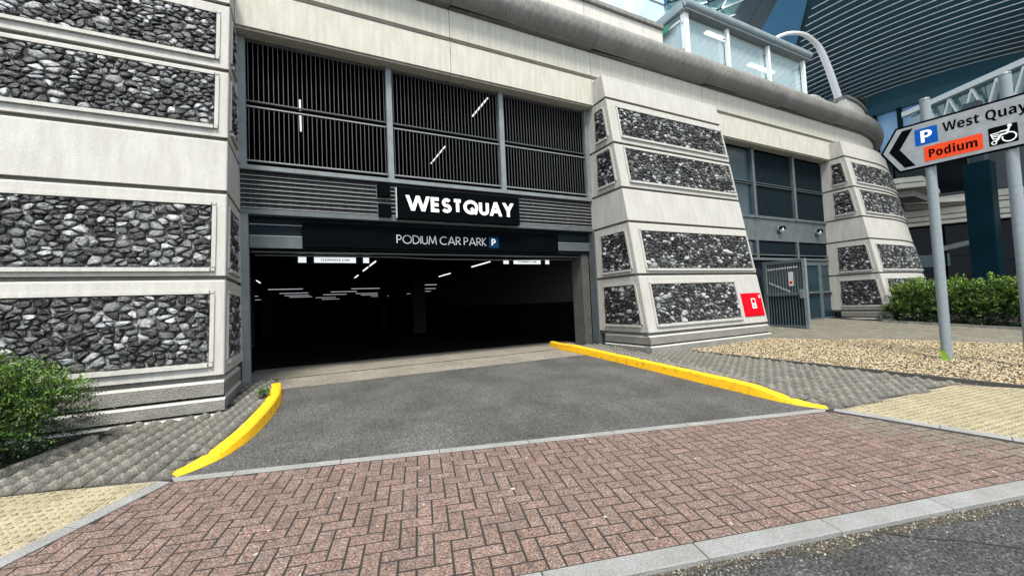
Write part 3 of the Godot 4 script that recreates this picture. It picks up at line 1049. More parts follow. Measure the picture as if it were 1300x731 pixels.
func entrance_frame():
	var t := thing("entrance_frame", "blue grey steel frame of the entrance with the shutter housing on top", "door frame", Vector3(2.7, 0.45, -7.95))
	var b := mb(t)
	b.box(Vector3(-0.965, 0.40, -8.02), Vector3(-0.845, 3.243, -7.86), 0.006)
	put("jamb", b, M.steel_pale, t)
	b = mb(t)
	b.box(Vector3(6.275, 0.40, -8.05), Vector3(6.385, 3.243, -7.80), 0.006)
	put("jamb", b, M.steel, t)
	b = mb(t)
	b.box(Vector3(-0.84, 2.70, -8.30), Vector3(6.27, 3.24, -8.06))
	put("shutter_housing", b, M.steel_dark, t)
	b = mb(t)
	b.box(Vector3(-0.84, 2.70, -8.055), Vector3(-0.05, 2.90, -7.99), 0.004)
	put("side_panel", b, M.steel, t)
	b = mb(t)
	b.box(Vector3(5.33, 2.78, -8.055), Vector3(6.27, 2.96, -7.99), 0.004)
	put("side_panel", b, M.steel, t)
	b = mb(t)
	b.box(Vector3(-0.84, 2.925, -8.055), Vector3(-0.05, 3.10, -8.01), 0.004)
	put("upper_side_panel", b, M.steel_dark, t)
	b = mb(t)
	b.box(Vector3(5.33, 2.985, -8.055), Vector3(6.27, 3.14, -8.01), 0.004)
	put("upper_side_panel", b, M.steel_dark, t)
	b = mb(t)
	b.box(Vector3(-0.84, 2.90, -8.05), Vector3(-0.05, 2.918, -7.985))
	b.box(Vector3(-0.84, 3.10, -8.05), Vector3(-0.05, 3.113, -7.995))
	b.box(Vector3(5.33, 2.962, -8.05), Vector3(6.27, 2.978, -7.985))
	put("trim", b, M.rail_light, t)
	b = mb(t)
	b.box(Vector3(-0.84, 2.645, -8.28), Vector3(6.27, 2.668, -8.14))
	put("shutter_edge", b, M.steel, t)
	b = mb(t)
	b.tube(PackedVector3Array([Vector3(-0.8, 2.62, -8.35), Vector3(1.6, 2.62, -8.36), Vector3(2.4, 2.59, -8.36), Vector3(4.0, 2.585, -8.36), Vector3(6.0, 2.62, -8.36)]), PackedFloat32Array([0.012, 0.012, 0.012, 0.012, 0.012]), 6)
	put("conduit", b, M.steel_pale, t)

# ------------------------------------------------------------------ letters
func arc(c: Vector2, rx: float, ry: float, a0: float, a1: float, n := 14) -> PackedVector2Array:
	var p := PackedVector2Array()
	for i in n + 1:
		var a := deg_to_rad(lerpf(a0, a1, float(i) / n))
		p.append(c + Vector2(cos(a) * rx, sin(a) * ry))
	return p

func pv(a: Array) -> PackedVector2Array:
	var p := PackedVector2Array()
	for i in range(0, a.size(), 2): p.append(Vector2(a[i], a[i + 1]))
	return p

# strokes of a geometric capital on a unit cap height; returns [advance, [[points, closed], ...]]
func glyph(ch: String) -> Array:
	match ch:
		"W": return [1.56, [[pv([0.0, 1, 0.39, 0.0, 0.78, 1, 1.17, 0.0, 1.56, 1]), false]]]
		"E": return [0.5, [[pv([0.5, 1, 0, 1, 0, 0, 0.5, 0]), false], [pv([0.0, 0.5, 0.46, 0.5]), false]]]
		"S":
			var s := arc(Vector2(0.29, 0.74), 0.24, 0.26, 30, 250, 12)
			s.append_array(arc(Vector2(0.27, 0.25), 0.27, 0.25, 75, -155, 12))
			return [0.56, [[s, false]]]
		"T": return [0.56, [[pv([0, 1, 0.56, 1]), false], [pv([0.28, 1, 0.28, 0]), false]]]
		"Q": return [1.0, [[arc(Vector2(0.5, 0.5), 0.5, 0.5, 0, 345, 30), true], [pv([0.52, 0.42, 0.98, -0.06]), false]]]
		"O": return [1.0, [[arc(Vector2(0.5, 0.5), 0.5, 0.5, 0, 345, 30), true]]]
		"U":
			var u := pv([0, 1])
			u.append_array(arc(Vector2(0.3, 0.3), 0.3, 0.3, 180, 360, 14))
			u.append(Vector2(0.6, 1))
			return [0.6, [[u, false]]]
		"A": return [0.84, [[pv([0, 0, 0.42, 1, 0.84, 0]), false], [pv([0.14, 0.28, 0.70, 0.28]), false]]]
		"Y": return [0.76, [[pv([0, 1, 0.38, 0.42, 0.76, 1]), false], [pv([0.38, 0.46, 0.38, 0]), false]]]
		"P", "R":
			var p := pv([0, 0, 0, 1, 0.24, 1])
			p.append_array(arc(Vector2(0.24, 0.73), 0.26, 0.27, 80, -80, 10))
			p.append_array(pv([0.24, 0.46, 0, 0.46]))
			if ch == "P": return [0.5, [[p, false]]]
			return [0.56, [[p, false], [pv([0.22, 0.46, 0.56, 0]), false]]]
		"D":
			var d := pv([0, 0, 0, 1, 0.2, 1])
			d.append_array(arc(Vector2(0.22, 0.5), 0.5, 0.5, 85, -85, 14))
			d.append_array(pv([0.2, 0, 0, 0]))
			return [0.72, [[d, false]]]
		"I": return [0.0, [[pv([0, 0, 0, 1]), false]]]
		"M": return [0.92, [[pv([0, 0, 0.12, 1, 0.46, 0.12, 0.80, 1, 0.92, 0]), false]]]
		"C": return [0.84, [[arc(Vector2(0.5, 0.5), 0.5, 0.5, 48, 312, 22), false]]]
		"K": return [0.52, [[pv([0, 0, 0, 1]), false], [pv([0.48, 1, 0.02, 0.5, 0.52, 0]), false]]]
	return [0.3, []]

func write(text: String, sw: float, gap: float, space: float) -> Array:   # [width, strokes] in cap heights
	var x := 0.0
	var out := []
	for ch in text:
		if ch == " ":
			x += space
			continue
		var g := glyph(ch)
		var letter := []
		for s in g[1]:
			var p := PackedVector2Array()
			for q in s[0]: p.append(Vector2(x + q.x, sw * 0.5 + q.y * (1.0 - sw)) if not ch in "WAYMK" or (ch == "A" and s[0].size() == 2) else Vector2(x + q.x, q.y))
			letter.append([p, s[1], ch in "WAYMK"])
		out.append(letter)
		x += g[0] + gap
	return [x - gap, out]

func letters(t: Node3D, text: String, called: String, o: Vector3, u: Vector3, v: Vector3, w: Vector3, height: float, width: float, sw: float, gap: float, space: float, m: Material, depth: float):
	var wr := write(text, sw, gap, space)
	var sx: float = width / wr[0]
	for letter in wr[1]:
		var b := mb(t)
		var d := 0.0
		for s in letter:
			var p := PackedVector2Array()
			for q in s[0]: p.append(Vector2(q.x * sx, q.y * height))
			if s[2]:
				for i in p.size() - 1:
					var e := (p[i + 1] - p[i]).normalized()
					var nn := Vector2(-e.y, e.x) * sw * height * 0.5
					var p0 := p[i] - e * (sw * height if p[i].y <= 1e-4 or p[i].y >= height - 1e-4 else 0.0)
					var p1 := p[i + 1] + e * (sw * height if p[i + 1].y <= 1e-4 or p[i + 1].y >= height - 1e-4 else 0.0)
					for cl in Geometry2D.intersect_polygons(PackedVector2Array([p0 + nn, p1 + nn, p1 - nn, p0 - nn]), pv([-9, 0, 9, 0, 9, height, -9, height])):
						b.prism(cl, o, u, v, w, depth + d, 0.0, false)
					d += 0.0012
			else:
				b.stroke(p, sw * height, o, u, v, w, 0.0, depth + d, s[1])
				d += 0.0015
		put(called, b, m, t)

func text_mesh(parent: Node, called: String, text: String, bold: bool, m: Material, x: Transform3D, height: float, width: float):
	var f := SystemFont.new()
	f.font_names = PackedStringArray(["Droid Sans"])
	f.font_weight = 700 if bold else 400
	var me := TextMesh.new()
	me.font = f
	me.text = text
	me.font_size = 64
	me.pixel_size = 0.01
	me.depth = 0.02
	me.material = m
	me.horizontal_alignment = HORIZONTAL_ALIGNMENT_LEFT
	var bb := me.get_aabb()
	var sx := width / bb.size.x
	var sy := height / bb.size.y
	# the text's lower left corner goes to the origin of x
	var b := Basis(x.basis.x * sx, x.basis.y * sy, x.basis.z * 0.15)
	var o := x.origin - b * Vector3(bb.position.x, bb.position.y, bb.position.z)
	return put_mesh(called, me, parent, Transform3D(b, o))

func name_signs():
	var t := thing("name_sign", "black box sign with thick white capitals WESTQUAY over the entrance", "sign", Vector3(2.9, 3.29, -7.83))
	var b := mb(t)
	b.box(Vector3(1.572, 3.285, -7.86), Vector3(4.212, 3.895, -7.752), 0.006)
	put("box", b, M.navy, t)
	b = mb(t)
	b.box(Vector3(1.558, 3.30, -7.86), Vector3(1.571, 3.885, -7.765))
	put("pale_edge", b, M.offwhite, t)  # off-white strip down the left side of the box
	letters(t, "WESTQUAY", "letter", Vector3(1.765, 3.447, -7.752), Vector3.RIGHT, UP, Vector3.BACK, 0.297, 2.26, 0.225, 0.34, 0.4, M.white, 0.014)
	t = thing("name_sign", "long navy band with thin white capitals PODIUM CAR PARK and a blue P", "sign", Vector3(2.6, 2.73, -8.0))
	b = mb(t)
	b.box(Vector3(-0.045, 2.725, -8.05), Vector3(5.325, 3.17, -7.956), 0.004)
	put("board", b, M.navy, t)
	letters(t, "PODIUM CAR PARK", "letter", Vector3(1.585, 2.835, -7.956), Vector3.RIGHT, UP, Vector3.BACK, 0.17, 1.88, 0.095, 0.2, 0.3, M.offwhite, 0.004)
	b = mb(t)
	b.box(Vector3(3.535, 2.80, -7.956), Vector3(3.765, 3.035, -7.951))
	var icon := put("parking_badge", b, M.dim_blue, t)
	b = mb(t)
	var p := glyph("P")
	for s in p[1]:
		var q := PackedVector2Array()
		for v in s[0]: q.append(Vector2(v.x * 0.14, 0.014 + v.y * 0.122))
		b.stroke(q, 0.03, Vector3(3.61, 2.843, -7.951), Vector3.RIGHT, UP, Vector3.BACK, 0.0, 0.003)
	put("letter", b, M.white, icon)
	for q in [[1.225, 3.695, "upper"], [1.235, 3.315, "lower"]]:
		t = thing("sign_lamp_box", "%s of the two small black square boxes left of the big name sign" % q[2], "box", Vector3(q[0] + 0.115, q[1], -7.84))
		b = mb(t)
		b.box(Vector3(q[0], q[1], -7.87), Vector3(q[0] + 0.23, q[1] + 0.245, -7.79), 0.008)
		put("case", b, M.navy, t)
		b = mb(t)
		b.box(Vector3(q[0] - 0.02, q[1] - 0.012, -7.89), Vector3(q[0] + 0.235, q[1] + 0.25, -7.872))
		put("back_plate", b, M.bar, t)

func clearance(x0: float, which: String):
	var t := thing("clearance_board", "hanging clearance board with lit white strip, %s" % which, "sign", Vector3(x0 + 0.65, 2.45, -8.4))
	var b := mb(t)
	b.box(Vector3(x0, 2.46, -8.44), Vector3(x0 + 1.36, 2.64, -8.402))
	put("board", b, M.navy, t)
	for q in [[0.09, 0.225], [0.355, 1.09], [1.225, 1.335]]:
		b = mb(t)
		b.box(Vector3(x0 + q[0], 2.50, -8.402), Vector3(x0 + q[1], 2.605, -8.396))
		put("lit_panel", b, M.lightbox, t)
	text_mesh(t, "lettering", "CLEARANCE 2.0M", true, M.black, Transform3D(Basis(), Vector3(x0 + 0.47, 2.532, -8.397) - t.position), 0.042, 0.50)
	for q in [0.3, 1.15]:
		b = mb(t)
		b.tube(PackedVector3Array([Vector3(x0 + q, 2.64, -8.42), Vector3(x0 + q, 3.0, -8.42)]), PackedFloat32Array([0.008, 0.008]), 6)
		put("hanger", b, M.steel, t)

# ------------------------------------------------------------------ the gate bay
func gate_bay():
	var t := thing("service_bay_screen", "blue grey steel screen with dark mesh panes and double doors between two piers", "screen wall", Vector3(14, 0.45, -7.95))
	var b := mb(t)
	for x in [10.55, 12.88, 15.14, 17.32]:
		b = mb(t)
		b.box(Vector3(x - 0.06, 3.98, -7.99), Vector3(x + 0.06, 6.256, -7.84), 0.006)
		b.box(Vector3(x - 0.05, 2.7, -7.99), Vector3(x + 0.05, 3.26, -7.87), 0.006)
		put("post", b, M.steel, t)
	var xs := [10.61, 12.88, 15.14, 17.32]
	for k in 3:
		var a: float = xs[k] + 0.06
		var c: float = xs[k + 1] - 0.06
		for row in [[4.09, 5.06], [5.16, 6.20], [2.82, 3.22]]:
			b = mb(t)
			b.box(Vector3(a, row[0], -7.96), Vector3(c, row[1], -7.945))
			var pane := put("mesh_pane", b, M.teal, t)
			var n := 34
			for i in n:
				b = mb(t)
				var x := lerpf(a + 0.03, c - 0.03, float(i) / (n - 1))
				b.box(Vector3(x - 0.008, row[0] + 0.002, -7.944), Vector3(x + 0.008, row[1] - 0.002, -7.925))
				if k > 0: put("bar", b, M.steel_dark, t)
		b = mb(t)
		b.box(Vector3(a, 5.065, -7.96), Vector3(c, 5.085, -7.89))
		b.box(Vector3(a, 5.135, -7.96), Vector3(c, 5.155, -7.89))
		b.box(Vector3(a, 2.78, -7.96), Vector3(c, 2.81, -7.88))
		put("rail", b, M.steel, t)
	for k in 3:
		b = mb(t)
		b.box(Vector3(xs[k] - 0.05 + 0.006, 3.262, -8.0), Vector3(xs[k + 1] - 0.056, 3.975, -7.90), 0.004)
		put("cladding_sheet", b, M.steel, t)
	b = mb(t)
	b.box(Vector3(10.5, 2.62, -8.0), Vector3(17.4, 2.70, -7.87), 0.004)
	b.box(Vector3(10.5, 3.978, -8.0), Vector3(17.4, 4.06, -7.86), 0.004)
	put("transom", b, M.steel, t)
	b = mb(t)
	b.box(Vector3(10.5, 0.42, -8.05), Vector3(15.44, 2.62, -7.99))
	put("dark_panel", b, M.steel_dark, t)
	# bulkhead lamps
	for q in [[14.13, 3.64, "left"], [16.4, 3.64, "right"]]:
		var l := thing("bulkhead_lamp", "%s round bulkhead lamp on the blue steel panel above the doors" % q[2], "lamp", Vector3(q[0], q[1], -7.9))
		var base := MB.new()
		base.tube(PackedVector3Array([Vector3(0, 0, 0), Vector3(0, 0, 0.05), Vector3(0, 0, 0.07)]), PackedFloat32Array([0.13, 0.13, 0.11]), 16)
		put("base", base, M.steel, l)
		var dome := MB.new()
		dome.tube(PackedVector3Array([Vector3(0, 0, 0.07), Vector3(0, 0, 0.11), Vector3(0, 0, 0.14), Vector3(0, 0, 0.15)]), PackedFloat32Array([0.10, 0.09, 0.05, 0.01]), 16)
		put("diffuser", dome, M.offwhite, l)
		var hood := MB.new()
		for i in 10:
			var a0 := PI * i / 10.0
			var a1 := PI * (i + 1) / 10.0
			hood.quad(Vector3(cos(a0) * 0.125, sin(a0) * 0.125, 0.06), Vector3(cos(a1) * 0.125, sin(a1) * 0.125, 0.06), Vector3(cos(a1) * 0.11, sin(a1) * 0.11, 0.17), Vector3(cos(a0) * 0.11, sin(a0) * 0.11, 0.17), Vector3(cos(a0), sin(a0), 0))
		put("hood", hood, M.black, l)
	# double doors
	for q in [[15.5, 16.4, "left"], [16.415, 17.27, "right"]]:
		var d := thing("steel_door", "%s leaf of the closed blue grey double doors beside the third pier" % q[2], "door", Vector3(q[0], 0.45, -7.93))
		var a: float = q[0]
		var c: float = q[1]
		b = mb(d)
		b.box(Vector3(a, 0.46, -7.96), Vector3(a + 0.09, 2.58, -7.88), 0.004)
		b.box(Vector3(c - 0.09, 0.46, -7.96), Vector3(c, 2.58, -7.88), 0.004)
		b.box(Vector3(a + 0.091, 2.46, -7.96), Vector3(c - 0.091, 2.58, -7.882), 0.004)
		b.box(Vector3(a + 0.091, 1.42, -7.96), Vector3(c - 0.091, 1.54, -7.882), 0.004)
		b.box(Vector3(a + 0.091, 0.46, -7.96), Vector3(c - 0.091, 0.60, -7.882), 0.004)
		put("frame", b, M.steel, d)
		for r in [[0.60, 1.42], [1.54, 2.46]]:
			b = mb(d)
			b.box(Vector3(a + 0.09, r[0], -7.95), Vector3(c - 0.09, r[1], -7.91))
			put("panel", b, M.teal, d)
		b = mb(d)
		b.box(Vector3(a + 0.12, 1.44, -7.88), Vector3(c - 0.12, 1.47, -7.84), 0.004)
		put("push_bar", b, M.black, d)
		for y in [0.75, 1.35, 2.0, 2.4]:
			if q[2] == "left": continue
			b = mb(d)
			b.tube(PackedVector3Array([Vector3(c + 0.03, y, -7.87), Vector3(c + 0.03, y + 0.16, -7.87)]), PackedFloat32Array([0.03, 0.03]), 8)
			put("hinge", b, M.steel_dark, d)
	# the open barred gate leaf, standing out from the wall
	var g := thing("barred_gate", "barred steel gate leaf standing open in front of the double doors", "gate", Vector3(12.95, 0.45, -7.8))
	var z0 := -7.76
	var z1 := -6.62
	for z in [z0, z1]:
		b = mb(g)
		b.box(Vector3(12.91, 0.44, z - 0.05), Vector3(12.99, 2.52, z + 0.05), 0.006)
		put("stile", b, M.steel_pale if z == z1 else M.steel, g)
	for y in [[0.44, 0.56], [1.44, 1.53], [2.42, 2.52]]:
		b = mb(g)
		b.box(Vector3(12.92, y[0], z0 + 0.051), Vector3(12.98, y[1], z1 - 0.051), 0.006)
		put("rail", b, M.steel, g)
	for i in 12:
		var z := lerpf(z0 + 0.12, z1 - 0.12, i / 11.0)
		b = mb(g)
		b.box(Vector3(12.94, 0.56, z - 0.011), Vector3(12.96, 1.44, z + 0.011))
		put("bar", b, M.steel, g)
		b = mb(g)
		b.box(Vector3(12.94, 1.53, z - 0.011), Vector3(12.96, 2.42, z + 0.011))
		put("bar", b, M.steel, g)
	b = mb(g)
	b.box(Vector3(12.962, 0.56, z0 + 0.06), Vector3(12.966, 1.44, z1 - 0.06))
	put("kick_sheet", b, M.teal_mid, g)
	b = mb(g)
	b.box(Vector3(12.88, 1.36, z1 - 0.14), Vector3(12.908, 1.62, z1 - 0.02), 0.004)
	put("lock_case", b, M.steel_pale, g)
	b = mb(g)
	b.box(Vector3(12.925, 1.74, -7.06), Vector3(12.938, 2.16, -6.93))
	var note := put("notice", b, M.offwhite, g)
	b = mb(g)
	b.box(Vector3(12.922, 1.80, -7.035), Vector3(12.924, 1.88, -6.955))
	put("red_print", b, M.red, note)
	for q in [[Vector3(12.93, 2.27, z0 + 0.1), Vector3(12.93, 2.30, z1 - 0.15)], [Vector3(12.93, 1.87, z0 + 0.12), Vector3(12.93, 1.56, -7.02)]]:
		b = mb(g)
		var n := 14
		for i in n:
			var p0: Vector3 = q[0].lerp(q[1], float(i) / n)
			var p1: Vector3 = q[0].lerp(q[1], (i + 0.55) / n)
			b.bar(p0, p1, 0.045, 0.006, Vector3.RIGHT.cross((p1 - p0).normalized()))
		put("tape", b, M.offwhite, g)
	for y in [0.7, 1.5, 2.3]:
		b = mb(g)
		b.tube(PackedVector3Array([Vector3(12.95, y, -7.83), Vector3(12.95, y + 0.14, -7.83)]), PackedFloat32Array([0.028, 0.028]), 8)
		put("hinge", b, M.steel_dark, g)

func red_cabinet():
	var t := thing("inlet_cabinet", "small red dry riser cabinet with a white label on the middle pier", "cabinet", Vector3(9.92, 1.02, zf(1.3)))
	var u := Vector3.RIGHT
	var v := Vector3(0, 1, -0.17).normalized()
	var w := Vector3(0, 0.17, 1).normalized()
	var o := Vector3(9.55, 1.02, zf(1.02))
	var b := mb(t)
	b.prism(pv([-0.02, -0.02, 0.75, -0.02, 0.75, 0.56, -0.02, 0.56]), o, u, v, w, 0.018, 0.005, false)
	put("frame", b, M.red, t)
	b = mb(t)
	b.prism(pv([0.012, 0.012, 0.718, 0.012, 0.718, 0.528, 0.012, 0.528]), o + w * 0.018, u, v, w, 0.014, 0.005, false)
	var d := put("door", b, M.red, t)
	b = mb(t)
	b.prism(pv([0.30, 0.17, 0.46, 0.17, 0.46, 0.42, 0.30, 0.42]), o + w * 0.032, u, v, w, 0.003, 0.0, false)
	var lb := put("label", b, M.white, d)
	b = mb(t)
	b.prism(pv([0.32, 0.30, 0.44, 0.30, 0.44, 0.40, 0.32, 0.40]), o + w * 0.035, u, v, w, 0.0015, 0.0, false)
	for k in 3: b.prism(pv([0.32, 0.185 + k * 0.034, 0.44, 0.185 + k * 0.034, 0.44, 0.205 + k * 0.034, 0.32, 0.205 + k * 0.034]), o + w * 0.035, u, v, w, 0.0015, 0.0, false)
	put("print", b, M.red, lb)
	b = mb(t)
	b.prism(pv([0.62, 0.42, 0.68, 0.42, 0.68, 0.50, 0.62, 0.50]), o + w * 0.032, u, v, w, 0.012, 0.004, false)
	put("lock", b, M.offwhite, d)

# ------------------------------------------------------------------ balcony, mast and roofs above the cornice
func balcony():
	var t := thing("glass_balcony", "glazed balcony box with a heavy rounded metal top rail above the cornice", "balcony", Vector3(12.8, 8.37, -7.9))
	var b := mb(t)
	var xs := [9.88, 11.69, 13.77, 15.84]
	for k in 4:
		b = mb(t)
		if k == 0: b.box(Vector3(9.80, 8.30, -7.78), Vector3(9.97, 9.72, -7.62), 0.008)
		else: b.box(Vector3(xs[k] - 0.05, 8.30, -7.72), Vector3(xs[k] + 0.05, 9.70, -7.60), 0.008)
		put("post", b, M.truss, t)
		for y in [8.62, 9.40]:
			b = mb(t)
			b.box(Vector3(xs[k] - 0.10, y, -7.735), Vector3(xs[k] + 0.10, y + 0.035, -7.70))
			put("clamp", b, M.steel_pale, t)
	for k in 3:
		b = mb(t)
		b.box(Vector3(xs[k] + 0.06, 8.30, -7.762), Vector3(xs[k + 1] - 0.03, 9.66, -7.75))
		put("glass_pane", b, M.pale_pane, t)
	b = mb(t)
	b.box(Vector3(9.83, 8.30, -8.55), Vector3(9.842, 9.5, -7.79))
	put("glass_pane", b, M.pale_pane, t)
	for z in [-8.62, -9.3]:
		b = mb(t)
		b.box(Vector3(9.79, 8.30, z), Vector3(9.89, 9.70, z + 0.07), 0.004)
		put("side_post", b, M.truss, t)
	b = mb(t)
	b.box(Vector3(9.79, 9.50, -9.3), Vector3(9.87, 9.57, -7.79))
	put("side_rail", b, M.truss, t)
	# roof edge: rounded rail and its soffit
	b = mb(t)
	b.smooth(true)
	var prof := []
	for i in 11:
		var a := deg_to_rad(-70 + 190.0 * i / 10.0)
		prof.append(Vector2(-7.58 + cos(a) * 0.13, 9.90 + sin(a) * 0.14))
	var x0 := 9.72
	var x1 := 16.12
	for i in prof.size() - 1:
		b.quad(Vector3(x0, prof[i].y, prof[i].x), Vector3(x1, prof[i].y, prof[i].x), Vector3(x1, prof[i + 1].y, prof[i + 1].x), Vector3(x0, prof[i + 1].y, prof[i + 1].x), Vector3(0, prof[i].y - 9.9, prof[i].x + 7.58))
	b.smooth(false)
	for x in [x0, x1]:
		var f := PackedVector3Array()
		for p in prof: f.append(Vector3(x, p.y, p.x))
		b.fan(f, Vector3(1 if x == x1 else -1, 0, 0))
	b.box(Vector3(x0, 9.74, -10.5), Vector3(x0 + 0.14, 10.04, -7.6), 0.03)
	put("top_rail", b, M.beam_steel, t)
	b = mb(t)
	b.box(Vector3(x0 + 0.03, 9.70, -7.78), Vector3(x1 - 0.03, 9.77, -7.52), 0.01)
	put("rail_soffit", b, M.steel_pale, t)
	b = mb(t)
	b.box(Vector3(x0 + 0.15, 9.72, -13.5), Vector3(x1, 9.86, -7.79))
	put("ceiling", b, M.ceiling, t)
	b = mb(t)
	b.box(Vector3(x0 + 0.2, 8.30, -13.6), Vector3(x1, 9.72, -13.5))
	put("back_wall", b, M.ceiling, t)
	b = mb(t)
	b.box(Vector3(9.93, 8.42, -8.9), Vector3(9.99, 8.9, -8.3))
	put("poster", b, M.red, t)
	for q in [[11.2, 12.2, -8.0, "left"], [14.2, 15.65, -8.55, "middle"], [16.0, 16.9, -8.6, "right"]]:
		if q[3] == "right": continue
		var l := thing("strip_light", "white strip light seen through the %s part of the balcony glass" % q[3], "light", Vector3(q[0], 9.7, q[2]), "strip lights under the balcony ceiling")
		b = mb(l)
		b.box(Vector3(q[0], 9.69, q[2] - 0.06), Vector3(q[1], 9.715, q[2] + 0.06))
		put("diffuser", b, M.strip, l)
	# sign on the balcony's end
	var e := thing("exit_sign", "small green and white sign under the balcony's left end", "sign", Vector3(9.70, 9.45, -8.6))
	b = mb(e)
	b.box(Vector3(9.66, 9.38, -8.95), Vector3(9.70, 9.60, -8.1), 0.004)
	put("plate", b, mat(Color(0.02, 0.16, 0.09), 0.5), e)
	b = mb(e)
	b.box(Vector3(9.652, 9.43, -8.75), Vector3(9.659, 9.55, -8.62))
	b.bar(Vector3(9.655, 9.45, -8.5), Vector3(9.655, 9.55, -8.35), 0.03, 0.006, Vector3(0, 0, 1))
	put("arrow", b, M.white, e)
	# glazed screen behind the parapet
	var s := thing("glazed_screen", "tall pale glass screen with white posts behind the parapet", "screen", Vector3(6, 8.3, -8.9))
	for k in 5:
		var x := 2.5 + k * 1.62
		b = mb(s)
		b.box(Vector3(x - 0.09, 8.3, -9.0), Vector3(x + 0.09, 12.5, -8.8), 0.01)
		put("post", b, M.white, s)
		for r in 3:
			b = mb(s)
			b.box(Vector3(x + 0.11, 8.3 + r * 1.35, -8.91), Vector3(x + 1.51, 9.60 + r * 1.35, -8.895))
			put("pane", b, M.screen_pane, s)
			b = mb(s)
			b.box(Vector3(x + 0.10, 9.605 + r * 1.35, -8.93), Vector3(x + 1.52, 9.645 + r * 1.35, -8.88))
			put("rail", b, M.steel, s)
	b = mb(s)
	b.box(Vector3(2.4, 8.3, -12.2), Vector3(9.2, 13.0, -12.0))
	put("back_panel", b, mat(Color(0.6, 0.72, 0.82), 0.7), s)

func mast():
	var t := thing("curved_mast", "white tubular mast curving over like a hook above the cornice", "mast", Vector3(20.25, 8.3, -8.5))
	var pts := PackedVector3Array([Vector3(20.32, 8.3, -8.5), Vector3(20.2, 9.4, -8.5), Vector3(19.75, 10.35, -8.5), Vector3(19.3, 11.05, -8.5), Vector3(18.89, 11.5, -8.5), Vector3(18.34, 11.7, -8.5), Vector3(17.78, 11.74, -8.5), Vector3(16.94, 11.56, -8.5), Vector3(16.13, 11.22, -8.5), Vector3(15.3, 10.7, -8.5), Vector3(14.2, 9.9, -8.5)])
	var c := Curve3D.new()
	for i in pts.size():
		var tan: Vector3 = (pts[mini(i + 1, pts.size() - 1)] - pts[maxi(i - 1, 0)]) / 6.0
		c.add_point(pts[i], -tan, tan)
	var p := c.tessellate(4, 3)
	var r := PackedFloat32Array()
	for i in p.size(): r.append(lerpf(0.15, 0.055, float(i) / (p.size() - 1)))
	var b := mb(t)
	b.tube(p, r, 14)
	put("tube", b, M.mast, t)
	b = mb(t)
	b.tube(PackedVector3Array([Vector3(20.33, 8.28, -8.5), Vector3(20.33, 8.34, -8.5)]), PackedFloat32Array([0.36, 0.36]), 16)
	put("base_plate", b, M.mast, t)
	t = thing("handrail", "thin white curved handrail beside the foot of the mast", "handrail", Vector3(18.5, 8.3, -8.6))
	b = mb(t)
	b.tube(PackedVector3Array([Vector3(16.6, 9.0, -8.6), Vector3(17.6, 9.28, -8.6), Vector3(18.6, 9.45, -8.6), Vector3(19.6, 9.45, -8.7), Vector3(20.8, 9.3, -9.0)]), PackedFloat32Array([0.04, 0.04, 0.04, 0.04, 0.04]), 8)
	put("rail", b, M.mast, t)
	for x in [16.6, 18.6, 20.8]:
		b = mb(t)
		b.tube(PackedVector3Array([Vector3(x, 8.3, -8.6 if x < 20 else -9.0), Vector3(x, 9.0 if x < 17 else (9.44 if x < 20 else 9.3), -8.6 if x < 20 else -9.0)]), PackedFloat32Array([0.03, 0.03]), 8)
		put("upright", b, M.mast, t)

const DISH := Vector3(43, 0, -12.5)
func dish_p(r: float, y: float, th: float) -> Vector3:
	return DISH + Vector3(-cos(th) * r, y, sin(th) * r)

func ring_at(k: float) -> Vector2:   # radius and height of the louvre rings, k = 8 lowest
	if k >= 0.0: return Vector2(15.47 - 0.56 * k, 14.0 - 0.031 * k)
	if k >= -7.0: return Vector2(15.47 - 0.39 * k, 14.0 - 0.107 * k)
	return Vector2(18.2 - 0.385 * (k + 7.0), 14.75 - 0.125 * (k + 7.0))

